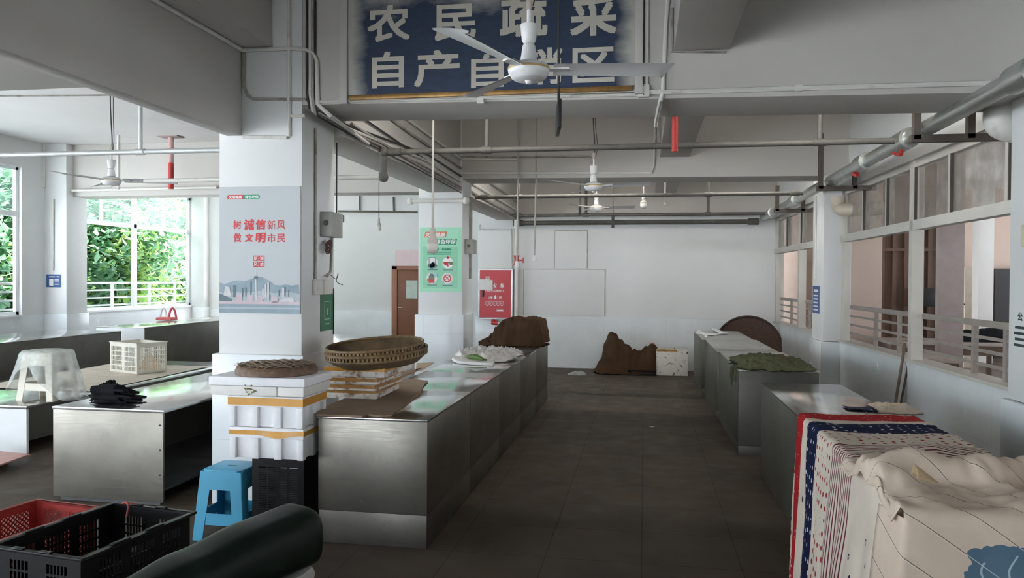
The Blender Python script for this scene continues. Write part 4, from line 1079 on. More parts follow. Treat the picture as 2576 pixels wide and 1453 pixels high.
def plate(name, label, cat, o, right, w, h, m, rows, ink=INKWHITE, group=None, th=.006, title=True):
    t = thing(name, label, cat, o, group)
    right = Vector(right); up = Vector((0, 0, 1)); n = right.cross(up)
    M = Matrix((right, up, n)).transposed().to_4x4(); M.translation = Vector(o)
    MB().box(0, w, 0, h, 0, th, M).build('sheet', m, parent=t)
    d = Decal(Vector(o)+n*th, right, up, .002)
    for a0, a1, b0, b1 in rows: d.rect(a0*w, a1*w, b0*h, b1*h)
    if rows: d.build('printed_lines', ink, parent=t)
    return t, n, up
p0 = at_y(116, 722, 13.71); p1 = at_y(153, 690, 13.71)
plate('notice_plate', 'blue notice plate on the left wing column', 'notice', (p0.x, 13.72, p0.z), (1, 0, 0), p1.x-p0.x, p1.z-p0.z, PLATEBLUE,
      [(.18, .6, .78, .86), (.7, .9, .78, .86), (.2, .48, .12, .66), (.56, .86, .55, .62), (.56, .86, .38, .45), (.56, .86, .2, .27)])
e = RM @ Vector((-.205, 11.2-6.2, 1.31))
plate('notice_plate', 'narrow blue notice plate on the column between the right windows', 'notice', e, -RA, .36, .37, PLATEBLUE,
      [(.2, .8, .78, .87)]+[(.15, .85, .1+.13*i, .15+.13*i) for i in range(5)])
nt = at_x(2543, 826, 2.44)
t, n, up = plate('pasted_notice', 'white paper notice with black characters on the right edge column', 'notice', RM @ Vector((-.17, 5.715-6.2, 1.30)), -RA, .46, .26, mat('white_paper', (.70, .72, .70), .7, var=.02), [(.06+.03*(i % 2), .95, .08+.15*i, .15+.15*i) for i in range(4)], INKDARK, th=.002)
d = Decal(WORLD[t]+n*.002, -RA, (0, 0, 1), .002); d.text('公', .075, .14, .19, .25, .03); d.build('heading', INKDARK, parent=t)
# socket box above that notice
q = RM @ Vector((-.17, 5.42-6.2, 2.08))
t = thing('socket_box', 'cream socket box high on the right edge column', 'box', q)
rbox(MB(), -.23, -.17, 5.36, 5.50, 1.98, 2.12).build('body', mat('cream_box', (.62, .58, .42), .5), parent=t, bevel=.008)
MB().tube([RM @ Vector((-.185, 5.46-6.2, 1.98)), RM @ Vector((-.185, 5.46-6.2, 1.62))], .01, 6).build('conduit', PVC, parent=t)

# electrical boxes on the aisle side of the two pillars
def elec_box(label, xs, y0, y1, z0, z1, dpt):
    t = thing('meter_box', label, 'box', (xs, (y0+y1)/2, z0))
    MB().box(xs, xs+dpt, y0, y1, z0, z1).build('body', mat('grey_steel_box', (.36, .36, .33), .5, .2), parent=t, bevel=.006)
    m = MB(); c = Vector((xs+dpt*.5, y0, z0+(z1-z0)*.55)); m.lathe([(.022, 0), (.022, .006), (.012, .010), (0, .010)], c, 16, Matrix.Rotation(PI/2, 4, 'X'))
    m.build('dial', DARKGREY, parent=t); return t
b0 = at_x(832, 600, PX1); bt = elec_box('grey meter box with dial on the side of the near pillar', PX1, 5.83, 6.06, at_x(830, 598, PX1).z, at_x(830, 537, PX1).z, .10)
zb = at_x(830, 598, PX1).z
m = MB()
for i in range(4):
    c = Vector((PX1+.045, 5.88+.015*i, zb-.09)); rr_ = .05-.004*i
    m.tube([c+Vector((0, rr_*math.cos(2*PI*k/16), .9*rr_*math.sin(2*PI*k/16)+.01*i)) for k in range(16)], .006, 6, closed=True)
tag(m.build('coiled_cable', mat('dark_red_cable', (.09, .03, .025), .5)), 'dark red coil of cable hanging under the grey meter box', 'cable')
conduit('pair of slim conduits down the side of the near pillar', [[(PX1+.012, 5.72, 2.92), (PX1+.012, 5.72, 1.74)], [(PX1+.012, 6.05, zb), (PX1+.012, 6.03, 1.80), (PX1+.03, 5.90, 1.76)]], .010, PVCDARK)
t = thing('switch_box', 'pale double socket on the near pillar above the green plate', 'box', (PX1, 5.85, 1.62))
MB().box(PX1, PX1+.035, 5.68, 5.83, 1.615, 1.735).build('socket_plate', PVC, parent=t, bevel=.004); MB().box(PX1, PX1+.035, 5.835, 5.98, 1.615, 1.735).build('socket_plate', PVC, parent=t, bevel=.004)
m = MB(); m.tube(smooth_path([(PX1+.012, 6.0, 1.78), (PX1+.035, 6.08, 1.74), (PX1+.045, 6.1, 1.79), (PX1+.03, 6.1, 1.72), (PX1+.085, 6.1, 1.69)], 6), .003, 6)
tag(m.build('loose_wire', CABLE), 'loose dark wires sticking out from the near pillar edge', 'cable')
t, n, up = plate('payment_plate', 'dark green plate with white outlined box on the near pillar side', 'notice', (PX1, 5.84, 1.32), (0, 1, 0), .24, .30, QRGREEN, [], th=.008)
d = Decal(Vector((PX1+.008, 5.84, 1.32)), (0, 1, 0), (0, 0, 1), .002); d.frame(.06, .18, .09, .24, .006); d.line(.12, .13, .12, .18, .014); d.rect(.08, .16, .05, .058); d.build('printed_frame', mat('faint_print', (.45, .52, .47), .6), parent=t)
MB().tube([(PX1+.012, 6.085, 1.66), (PX1+.012, 6.085, 1.28)], .006, 6).build('edge_strip', CABLE, parent=t)
bt2 = elec_box('grey meter box on the side of the green poster pillar', -2.43, 10.32, 10.55, at_x(1184, 640, -2.43).z, at_x(1184, 605, -2.43).z, .12)
conduit('grey trunking down the side of the green poster pillar', [[(-2.41, 10.62, 2.9), (-2.41, 10.62, 1.75)]], .022, PVCDARK)

# ================================================================== DOOR
dr = struct(MB().box(-6.26, -5.58, YB-.02, YB+.03, 0, 1.97).build('door_1', DOORBROWN, bevel=.005), 'brown wooden door with small pane in the back wall', 'door')
m = MB(); m.box(-6.40, -6.26, YB-.05, YB+.1, 0, 2.06); m.box(-5.58, -5.46, YB-.05, YB+.1, 0, 2.06); m.box(-6.40, -5.46, YB-.05, YB+.1, 1.97, 2.06)
m.build('frame', DOORFRAME, parent=dr, bevel=.006)
pp0 = at_y(1019, 755, YB); 
MB().box(-6.02, -5.72, YB-.026, YB-.02, 1.23, 1.70).build('pane', GREENGLASS, parent=dr)
MB().tube([(-6.21, YB-.03, 1.0), (-6.21, YB-.08, 1.0), (-6.12, YB-.08, 1.0)], .012, 8).build('handle', ALU, parent=dr)
p0 = at_y(994, 668, YB-.02)
t = thing('wall_panel', 'pale pink panel above the brown door', 'panel', (p0.x, YB, 2.06))
MB().box(p0.x, p0.x+1.1, YB-.015, YB, 2.07, 2.48).build('sheet', PINKPANEL, parent=t)

# ================================================================== HYDRANT CABINET
CY = 15.2-.16
h0 = at_y(1203, 802, CY); h1 = at_y(1290, 676, CY)
hc = thing('hydrant_cabinet', 'red fire hydrant cabinet with white frame on the wall', 'cabinet', ((h0.x+h1.x)/2, 15.2, h0.z))
MB().box(h0.x+.02, h1.x+.06, CY+.03, 15.17, h0.z+.02, h1.z-.0).build('case', mat('grey_cabinet_side', (.20, .19, .18), .5), parent=hc)
w = .035
m = MB(); m.box(h0.x, h1.x, CY, CY+.035, h0.z, h0.z+w); m.box(h0.x, h1.x, CY, CY+.035, h1.z-w*.7, h1.z); m.box(h0.x, h0.x+w*.8, CY, CY+.035, h0.z+w, h1.z-w*.7); m.box(h1.x-w, h1.x, CY, CY+.035, h0.z+w, h1.z-w*.7)
m.build('door_frame', ALU, parent=hc, bevel=.003)
cd = MB().box(h0.x+.02, h1.x-.02, CY+.008, CY+.03, h0.z+.02, h1.z-.02).build('door', REDCAB, parent=hc)
WORLD[cd] = WORLD[hc]
WH, HH = h1.x-h0.x, h1.z-h0.z
def ch(x, y): return (x-1205)/(1680-1205)*WH, (1305-y)/(1305-625)*HH
d = Decal((h0.x, CY+.008, h0.z), (1, 0, 0), (0, 0, 1), .002)
def ht(s, x0, x1, y0, y1, b=.01):
    a = ch(x0, y1); c = ch(x1, y0); d.text(s, a[0], c[0], a[1], c[1], b)
def hr(x0, x1, y0, y1, w=.006):
    a = ch(x0, y1); c = ch(x1, y0); d.frame(a[0], c[0], a[1], c[1], w)
hr(1292, 1365, 728, 770, .008); ht('ZX', 1302, 1356, 736, 764, .03)
ht('消', 1306, 1362, 818, 888, .02); ht('火', 1408, 1460, 818, 888, .02); ht('栓', 1508, 1562, 818, 888, .02)
ht('FIRE HYDRANT', 1300, 1560, 905, 932, .02)
a = ch(1300, 936); c = ch(1562, 934); d.line(a[0], a[1], c[0], c[1], .005)
ht('火警', 1340, 1404, 996, 1030, .012); ht('119', 1472, 1526, 994, 1030, .01)
cx, cy = ch(1438, 1004); k = WH/475
d.shape([(cx-20*k, cy-18*k), (cx-8*k, cy-28*k), (cx+10*k, cy-28*k), (cx+20*k, cy-14*k), (cx+16*k, cy+4*k), (cx+4*k, cy+30*k), (cx-10*k, cy+8*k), (cx-20*k, cy-2*k)])
for i in range(5):
    x = 1306+i*51; hr(x, x+44, 1066, 1112, .005)
    a = ch(x+22, 1090); d.line(a[0]-10*k, a[1]-8*k, a[0]+12*k, a[1]+8*k, 6*k); d.disc(a[0]-2*k, a[1]+2*k, 6*k, 8)
    a = ch(x+10, 1124); c = ch(x+34, 1118); d.rect(a[0], c[0], a[1], c[1])
hr(1456, 1552, 1168, 1200, .004); a = ch(1466, 1190); c = ch(1544, 1178); d.rect(a[0], c[0], a[1], c[1])
d.build('lettering', INKWHITE, parent=cd)
a = ch(1258, 1005); c = ch(1280, 920)
MB().box(h0.x+a[0], h0.x+c[0], CY-.03, CY+.008, h0.z+a[1], h0.z+c[1]).build('handle', BLACKP, parent=cd, bevel=.006)
a = ch(1200, 914); c = ch(1404, 770)
nn = MB(); nn.grid(lambda i, j: (h0.x+a[0]+(c[0]-a[0])*i, CY-.004-.006*abs(nz(i*3, j*3, 2.0))*(1 if i > .2 else .3), h0.z+a[1]+(c[1]-a[1])*j+.006*math.sin(i*5)), 10, 8)
t = tag(nn.build('paper_notice', mat('creased_paper', (.66, .66, .63), .8, var=.08, vscale=20, bump=.5, bscale=18), solid=.001), 'creased white paper notice taped over the red hydrant cabinet', 'paper')
t = thing('hydrant_pipe', 'red pipe end with pale fitting below the hydrant cabinet', 'pipe', (h0.x+.35, 15.05, h0.z-.08))
MB().tube([(h0.x+.30, 15.10, h0.z-.02), (h0.x+.30, 15.02, h0.z-.07), (h0.x+.40, 15.02, h0.z-.075)], .045, 12).build('red_elbow', REDPAINT, parent=t, smooth=50)
MB().tube([(h0.x+.40, 15.02, h0.z-.075), (h0.x+.75, 15.02, h0.z-.06)], .035, 12).build('pale_pipe', ALU, parent=t, smooth=50)

# ================================================================== COUNTERS
def counter(label, x0, x1, y0, y1, h, plinth=.0, top=None, side=None, group=None, ov=.004, name='steel_counter', front=None):
    t = thing(name, label, 'counter', ((x0+x1)/2, (y0+y1)/2, 0), group)
    top = top or STEELTOP; side = side or STEELSIDE; front = front or side
    g = .0015; p = plinth
    MB().box(x0-ov, x1+ov, y0-ov, y1-g, h-.014, h).build('worktop', top, parent=t, bevel=.0015)
    MB().box(x0, x1, y0, y0+.02, p+.003, h-.015).build('front_panel', front, parent=t, bevel=.002)
    MB().box(x0+.003, x1-.003, y1-.02-g, y1-g, p+.003, h-.015).build('back_panel', side, parent=t)
    MB().box(x1-.02, x1, y0+.021, y1-.021, p+.003, h-.015).build('side_panel', side, parent=t, bevel=.002)
    MB().box(x0, x0+.02, y0+.021, y1-.021, p+.003, h-.015).build('side_panel', side, parent=t, bevel=.002)
    if p: MB().box(x0+.002, x1-.002, y0+.004, y1-g-.002, 0, p).build('plinth', front, parent=t, bevel=.003)
    return t
G = 'stainless counter units of the middle row'
CX0, CX1 = -2.115, -1.37
ys = [4.80, 6.07, 7.34, 8.61, 9.88, 11.15]
for i, lab in enumerate(('nearest stainless counter unit of the middle row, with cardboard and foam trays on it', 'stainless counter unit right behind the cardboard and foam trays', 'stainless counter unit in the middle of the long row, with bare top', 'stainless counter unit under the crumpled plastic film', 'farthest stainless counter unit under the brown covered bundle')):
    counter(lab, CX0, CX1, ys[i], ys[i+1], .835, .215, group=G, side=STEELSIDE)
G = 'counters of the right row'
counter('grey steel counter at the right under the printed cloths', 1.05, 1.72, 3.35, 5.28, .83, 0, STEELTOP, STEELDULL, G)
counter('grey steel counter of the right row with bare shiny top beyond the cloths', 1.05, 1.72, 5.29, 7.22, .83, 0, STEELTOP, STEELDULL, G)
counter('worn counter of the right row carrying the green net heap', .94, 1.70, 7.95, 10.0, .86, .1, STEELOLD, STEELDULL, G)
counter('worn counter of the right row with bare top before the leaning disc', .92, 1.66, 10.01, 12.0, .86, .1, STEELOLD, STEELDULL, G)
counter('farthest worn counter of the right row with the white foam strips', .88, 1.62, 12.01, 13.95, .86, .1, STEELOLD, STEELDULL, G)
# left row: open-sided table
t = thing('steel_table', 'open-sided stainless table with black gloves on it, left foreground', 'table', (-4.08, 6.6, 0))
tx0, tx1, ty0, ty1, th = -4.54, -3.60, 5.32, 7.75, .735
MB().box(tx0-.004, tx1+.012, ty0-.006, ty1, th-.022, th).build('tabletop', STEELTOP, parent=t, bevel=.0015)
MB().box(tx0, tx1+.004, ty0, ty0+.02, .03, th-.023).build('end_panel', STEELSIDE, parent=t, bevel=.002)
MB().box(tx0, tx1, ty1-.03, ty1-.01, .03, th-.023).build('end_panel', STEELDULL, parent=t)
MB().box(tx0, tx0+.02, ty0+.021, ty1-.031, .03, th-.023).build('back_panel', STEELDULL, parent=t)
MB().box(tx0+.021, tx1-.03, ty0+.021, ty1-.031, .10, .12).build('shelf', DARKGREY, parent=t)
for yy in (ty0+1.02, ty1-.05):
    MB().box(tx1-.018, tx1+.0, yy+(.0), yy+.035, .0, th-.023).build('post', ALU, parent=t)
m = MB()
for z in (.62, .43, .24): m.lathe([(.007, 0), (.007, .004), (0, .006)], (tx1-.022, ty0, z), 10, Matrix.Rotation(PI/2, 4, 'X'))
m.build('rivet', BLACKP, parent=t)
for ya, yb_ in ((ty0+.03, ty0+.08), (ty1-.1, ty1-.05)): MB().box(tx0+.04, tx1-.04, ya, yb_, 0, .03).build('foot_rail', DARKGREY, parent=t)
# low platform table with crate and stool
t = thing('low_table', 'low grey table at the left carrying the white stool and cream crate', 'table', (-6.7, 8.7, 0))
lx0, lx1, ly0, ly1, lh = -7.75, -5.98, 6.66, 10.7, .47
MB().box(lx0, lx1+.01, ly0-.01, ly1, lh-.03, lh).build('tabletop', STEELTOP, parent=t, bevel=.004)
MB().box(lx0, lx1, ly0, ly0+.03, 0, lh-.015).build('end_panel', FRAMEW, parent=t)['label'] = 'white end panel'
MB().box(lx0, lx1, ly1-.04, ly1-.01, 0, lh-.015).build('end_panel', STEELDULL, parent=t)
MB().box(lx1-.03, lx1-.01, ly0+.031, ly1-.041, .12, lh-.015).build('side_panel', STEELDULL, parent=t)
MB().box(lx1-.035, lx1-.005, ly0+1.3, ly0+1.36, 0, lh-.015).build('post', STEELDULL, parent=t)
# tall counters along the left windows
G = 'grey-sided counters near the left windows'
counter('grey-sided counter at the far left edge with reflecting top', -9.95, -8.72, 6.4, 11.75, .83, 0, STEELTOP, STEELDULL, G)
counter('grey-sided counter with white end under the left window', -9.9, -8.93, 12.65, 15.6, .83, 0, STEELTOP, STEELDULL, G, front=FRAMEW)
counter('grey-sided counter behind the near pillar, mostly hidden', -9.9, -8.93, 15.62, 18.3, .83, 0, STEELTOP, STEELDULL, G)
counter('pale low counter between the two pillars, seen over the bamboo trays', -5.0, -3.55, 10.3, 11.8, .84, 0, STEELTOP, FRAMEW, None)

# ================================================================== FOAM BOXES, CRATE AND STOOL BY THE NEAR PILLAR
def crate_walls(m, w, l, h, t, cells, zone, nx, nz, M=None, bars=.011):
    pass
def wall_lattice(m, o, a, w, h, t, zones, style='slot'):
    """one crate wall: o lower corner, a unit vector along it, w long, h high, thickness t; zones = [(u0,u1,v0,v1,nu,nv)] with openings"""
    o = Vector(o); a = Vector(a).normalized(); up = Vector((0, 0, 1)); n = a.cross(up)
    M = Matrix((a, n, up)).transposed().to_4x4(); M.translation = o
    zones = sorted(zones); u = 0
    for (u0, u1, v0, v1, nu, nv) in zones:
        m.box(u, u0, -t/2, t/2, 0, h, M)
        m.box(u0, u1, -t/2, t/2, 0, v0, M); m.box(u0, u1, -t/2, t/2, v1, h, M)
        if style == 'slot':
            for i in range(1, nu): x = u0+(u1-u0)*i/nu; m.box(x-.0032, x+.0032, -t/2, t/2, v0, v1, M)
            for j in range(1, nv): z = v0+(v1-v0)*j/nv; m.box(u0, u1, -t/2*.98, t/2*.98, z-.0045, z+.0045, M)
        else:
            s = (u1-u0)/nu; H = v1-v0; W = u1-u0
            for sg in (1, -1):
                k = -int(H/s)-1
                while k*s < W+H:
                    x0 = k*s; pts = []
                    # line x = x0 + sg*(z) clipped to the zone
                    za, zb_ = 0, H
                    if sg > 0:
                        za = max(0, -x0); zb_ = min(H, W-x0); xa, xb = x0+za, x0+zb_
                    else:
                        za = max(0, x0-W); zb_ = min(H, x0); xa, xb = x0-za, x0-zb_
                    if zb_-za > .004:
                        m.beam(M @ Vector((u0+xa, 0, v0+za)), M @ Vector((u0+xb, 0, v0+zb_)), .007, t*.6, up=n)
                    k += 1
        u = u1
    m.box(u, w, -t/2, t/2, 0, h, M)
def crate(name, label, c, w, l, h, m_, rz=0, style='slot', zl=None, zs=None, cat='crate', rim=.022, group=None, tabs=True, base=True):
    """open crate: c centre of its base, w along x, l along y"""
    t = thing(name, label, cat, c, group); th = .008
    M = []
    x0, x1, y0, y1, z0 = c[0]-w/2, c[0]+w/2, c[1]-l/2, c[1]+l/2, c[2]
    sgn = ((x0, y0), (1, 0), w, zs), ((x1, y1), (-1, 0), w, zs), ((x1, y0), (0, 1), l, zl), ((x0, y1), (0, -1), l, zl)
    for (p, a, L, z) in sgn:
        m = MB(); wall_lattice(m, (p[0], p[1], z0+.004), (a[0], a[1], 0), L, h-.004, th, z or [], style)
        m.build('side_wall', m_, parent=t)
    m = MB(); m.box(x0, x1, y0, y1, z0, z0+.008)
    if base: 
        for i in range(1, 6): m.box(x0+w*i/6-.006, x0+w*i/6+.006, y0, y1, z0+.008, z0+.014)
    m.build('base', m_, parent=t)
    m = MB(); r = rim
    m.box(x0-r, x1+r, y0-r, y0+.004, z0+h-.012, z0+h); m.box(x0-r, x1+r, y1-.004, y1+r, z0+h-.012, z0+h)
    m.box(x0-r, x0+.004, y0+.004, y1-.004, z0+h-.012, z0+h); m.box(x1-.004, x1+r, y0+.004, y1-.004, z0+h-.012, z0+h)
    if tabs:
        for f in (.3, .62):
            for xx in (x0-r*.5, x1+r*.5): m.box(xx-r*.42, xx+r*.42, y0+l*f-.05, y0+l*f+.05, z0+h, z0+h+.007)
            for yy in (y0-r*.5, y1+r*.5): m.box(x0+w*f-.03, x0+w*f+.03, yy-r*.42, yy+r*.42, z0+h, z0+h+.007)
    m.build('rim', m_, parent=t, bevel=.003)
    t.rotation_euler.z = rz
    return t
# the crate standing on its end under the foam boxes: slotted bottom faces the camera
t = thing('plastic_crate', 'black slotted crate standing on end under the foam boxes', 'crate', (-2.37, 4.92, 0))
kx0, kx1, ky0, ky1, kh = -2.55, -2.185, 4.74, 5.10, .565
m = MB(); wall_lattice(m, (kx0, ky0, 0), (1, 0, 0), kx1-kx0, kh, .012, [(.045, .105, .06, .50, 1, 38), (.115, .175, .06, .50, 1, 38), (.185, .245, .06, .50, 1, 38), (.255, .32, .06, .50, 1, 38)])
m.build('slotted_base', BLACKCR, parent=t)
for xa, xb in ((kx0, kx0+.012), (kx1-.012, kx1)): MB().box(xa, xb, ky0+.006, ky1, 0, kh).build('side_wall', BLACKCR, parent=t)
for za, zb_ in ((kh-.012, kh), (0, .012)): MB().box(kx0+.012, kx1-.012, ky0+.006, ky1, za, zb_).build('end_wall', BLACKCR, parent=t)
m = MB(); m.box(kx0-.012, kx1+.012, ky1-.02, ky1, 0, .02); m.box(kx0-.012, kx1+.012, ky1-.02, ky1, kh-.02, kh); m.box(kx0-.012, kx0+.02, ky1-.02, ky1, .02, kh-.02); m.box(kx1-.02, kx1+.012, ky1-.02, ky1, .02, kh-.02); m.build('rim', BLACKCR, parent=t)

def foam_box(label, x0, x1, y0, y1, z0, z1, tape_z, tape_h, sag=False, taper=.02, group='ribbed white foam boxes of the stack', closed=True):
    t = thing('foam_box', label, 'box', ((x0+x1)/2, (y0+y1)/2, z0), group)
    m = MB(); W = x1-x0; L = y1-y0; H = z1-z0
    zs_ = z0+H*.66                                     # plain band above, recessed panels below
    m.box(x0+.026, x1-.026, y0+.026, y1-.026, z0, zs_)
    m.box(x0, x1, y0, y1, zs_, z1)
    n = 3
    e = W/n
    for i in range(n+1):
        cx = x0+.02+(W-.04)*i/n
        a, b = max(x0+.004, cx-.026), min(x1-.004, cx+.026)
        m.box(a, b, y0+.002, y0+.04, z0+.0, zs_); m.box(a, b, y1-.04, y1-.002, z0, zs_)
    for i in range(3):
        cy = y0+.02+(L-.04)*i/2
        a, b = max(y0+.004, cy-.026), min(y1-.004, cy+.026)
        m.box(x1-.04, x1-.002, a, b, z0, zs_); m.box(x0+.002, x0+.04, a, b, z0, zs_)
    m.build('box_body', EPS, parent=t, bevel=.005)
    k = MB(); o = .0015
    zt0, zt1 = tape_z, tape_z+tape_h
    def band(p, q):
        nseg = 14
        def f(i, j):
            x = p[0]+(q[0]-p[0])*i; y = p[1]+(q[1]-p[1])*i
            z = zt0+(zt1-zt0)*j
            dz = 0; dy = 0
            if sag and p[1] == q[1] and p[1] < (y0+y1)/2:
                g = max(0, 1-abs(i-.66)/.3)
                g = g*g*(3-2*g)
                dz = -.014*g*(1-j) - .004*g; dy = -.012*g*(1-j)
            return (x, y+dy, z+dz+.004*(i-.5)*(1 if sag else 0))
        k.grid(f, nseg, 3)
    band((x0-o, y0-o), (x1+o, y0-o)); band((x1+o, y0-o), (x1+o, y1+o)); band((x1+o, y1+o), (x0-o, y1+o)); band((x0-o, y1+o), (x0-o, y0-o))
    k.build('tape_band', TAPE, parent=t, smooth=60)['label'] = 'orange tape band'
    return t
foam_box('lower white foam box with loose sagging orange tape, on the black crate', -2.675, -2.155, 4.66, 5.02, .567, .772, .725, .030, sag=True)
foam_box('upper white foam box with wide flat orange tape, under the foam lid', -2.675, -2.155, 4.65, 5.03, .775, .978, .918, .050)
t = thing('foam_slab', 'dirty white foam lid with a seam, under the round tray', 'lid', (-2.40, 4.85, .98))
MB().box(-2.80, -2.13, 4.62, 5.07, 1.046, 1.105).build('upper_slab', EPS, parent=t, bevel=.012)
m = MB(); m.box(-2.79, -2.325, 4.628, 5.06, .981, 1.045); m.box(-2.321, -2.14, 4.63, 5.06, .983, 1.045); m.build('lower_slab', mat('scuffed_white_foam', (.78, .77, .74), .8, var=.05, vscale=20, bump=.2, bscale=120, dirt=(.40, .36, .25), dscale=10, dlo=.62, dhi=.75), parent=t, bevel=.01)
m = MB()
for i in range(9):
    x = -2.50+random.uniform(-.035, .05); z = random.uniform(.995, 1.05); a = random.uniform(0, 6)
    m.poly([(x, 4.622, z), (x+.018*math.cos(a), 4.616, z+.012*math.sin(a)), (x+.03*math.cos(a+.3), 4.622, z+.02*math.sin(a+.3)), (x+.01*math.cos(a+1), 4.618, z+.014*math.sin(a+1))])
m.build('leaf_scrap', mat('dried_leaf_scrap', (.20, .22, .05), .8, var=.5), parent=t)
# upturned round sieve tray
def round_tray(label, c, R, h, tilt, group=None, name='bamboo_tray'):
    t = thing(name, label, 'tray', c, group)
    M = Matrix.Rotation(tilt[0], 4, 'X') @ Matrix.Rotation(tilt[1], 4, 'Y')
    m = MB(); m.lathe([(0, .006), (R*.55, .006), (R*.8, .014), (R*.93, h*.45), (R*.985, h), (R, h), (R*.95, h*.42), (R*.82, .002), (R*.55, -.004), (0, -.004)], c, 56, M)
    m.build('woven_bowl', WICKER, parent=t, smooth=60)
    for zz, rr_ in ((h, R*1.0), (h*.62, R*.985)):
        k = MB(); n = 84; r0 = .012
        k.tube([M @ Vector((rr_*math.cos(2*PI*i/n), rr_*math.sin(2*PI*i/n), zz))+Vector(c) for i in range(n)], r0, 6, closed=True)
        k.build('rim_hoop', BAMBOORIM, parent=t, smooth=60)
    k = MB(); n = 76
    for i in range(n):
        a = 2*PI*i/n; ca, sa = math.cos(a), math.sin(a)
        p = M @ Vector((R*1.012*ca, R*1.012*sa, h+.008)); q = M @ Vector((R*.995*ca, R*.995*sa, h*.55))
        k.beam(p+Vector(c), q+Vector(c), .015, .008, up=(ca, sa, 0))
    k.build('rim_binding', mat('pale_bamboo_binding', (.27, .18, .085), .5, var=.5, vscale=30), parent=LAST[0])
    return t
c = Vector((-2.44, 4.86, 1.108)); R = .265
t = thing('sieve_tray', 'small upturned round bamboo sieve on the foam lid', 'tray', c)
m = MB(); hS = .052
m.lathe([(R, 0), (R*1.01, hS*.5), (R*.96, hS), (R*.9, hS+.004), (R*.88, hS), (R*.95, hS*.5), (R*.96, 0)], c, 56); m.build('side_hoop', mat('brown_bamboo_hoop', (.155, .095, .062), .6, var=.45, vscale=20), parent=t, smooth=50)
k = MB()
for fam in range(3):
    a = fam*PI/3+.25; ca, sa = math.cos(a), math.sin(a)
    for i in range(-5, 6):
        o = i*.052; hw = math.sqrt(max(0, (R*.95)**2-o*o))
        if hw < .03: continue
        z = hS+.004+.003*fam
        pts = []
        for s in range(9):
            f = -1+2*s/8
            pts.append(c+Vector((f*hw*ca-o*sa, f*hw*sa+o*ca, z+.012*(1-f*f)+.003*math.sin(s*2.5+i))))
        for p, q in zip(pts, pts[1:]): k.beam(p, q, .0135, .0022)
k.build('woven_strips', STRIPDRY, parent=t)
MB().lathe([(0, hS*.8), (R*.9, hS*.7)], c, 40).build('inner_mat', mat('dark_bamboo', (.07, .048, .035), .8, var=.3), parent=t)
m = MB()
for i in range(7):
    a = random.uniform(2.6, 3.6); m.tube([c+Vector((R*math.cos(a), R*math.sin(a), hS)), c+Vector((R*1.03*math.cos(a+.1), R*1.03*math.sin(a+.1), hS+.003+.002*i))], .0015, 4)
m.build('frayed_ends', STRIPDRY, parent=t)

# blue plastic stool
def stool(label, c, w, d, h, mat_, rz=0, group=None):
    t = thing('plastic_stool', label, 'stool', c, group)
    x, y, z = c
    tw, td = w*.40, d*.40; bw, bd = w/2, d/2
    m = MB(); n = 0.05
    # seat: rounded slab with skirt
    m.prism([(-tw, -td+.03), (-tw+.03, -td), (tw-.03, -td), (tw, -td+.03), (tw, td-.03), (tw-.03, td), (-tw+.03, td), (-tw, td-.03)], lambda p, q, e: (x+p, y+q, z+e), h-.02, h)
    m.build('seat', mat_, parent=t, bevel=.008)
    zk = h-.13
    sk = MB()
    for fx, fy in ((0, -1), (0, 1), (1, 0), (-1, 0)):
        def f(i, j, fx=fx, fy=fy):
            e = h-.01-(h-.01-zk)*j; s = (1-e/h)
            hw, hd = tw+(bw-tw)*s, td+(bd-td)*s
            u = -1+2*i
            return (x+(u*hw if fx == 0 else fx*hw), y+(u*hd if fy == 0 else fy*hd), z+e)
        sk.grid(f, 8, 4)
    sk.build('skirt', mat_, parent=t, solid=.006)
    for sx in (-1, 1):
        for sy in (-1, 1):
            l = MB()
            def P(e, o, side):
                s = 1-e/h; hw, hd = tw+(bw-tw)*s, td+(bd-td)*s
                wd = .080*(1-.15*(1-e/zk))
                if side == 0: return (x+sx*hw-sx*o*wd, y+sy*hd, z+e)
                return (x+sx*hw, y+sy*hd-sy*o*wd, z+e)
            l.grid(lambda i, j: P(zk+.01-(zk+.01)*j, i, 0), 3, 8); l.grid(lambda i, j: P(zk+.01-(zk+.01)*j, i, 1), 3, 8)
            l.build('leg', mat_, parent=t, solid=.007)
    for fx, fy in ((0, -1), (0, 1), (1, 0), (-1, 0)):
        b = MB(); za, zb_ = .105, .18
        def f(i, j, fx=fx, fy=fy):
            e = zb_-(zb_-za)*j; s = (1-e/h); hw, hd = tw+(bw-tw)*s, td+(bd-td)*s
            u = -1+2*i
            return (x+(u*hw*.97 if fx == 0 else fx*hw*.985), y+(u*hd*.97 if fy == 0 else fy*hd*.985), z+e)
        b.grid(f, 6, 2); b.build('lower_brace', mat_, parent=t, solid=.006)
    m = MB(); m.box(x-.03, x+.03, y-.007, y+.007, z+h, z+h+.0008); m.build('handle_slot', mat('dark_slot', (.02, .08, .12), .7) if mat_ is BLUEP else IVORYP, parent=t)
    t.rotation_euler.z = rz
    return t
stool('bright blue plastic stool beside the black upright crate', (-2.765, 4.86, 0), .36, .36, .465, BLUEP)
stool('ivory plastic stool under a translucent bag on the low table', (-6.13, 7.12, .47), .42, .38, .49, IVORYP)
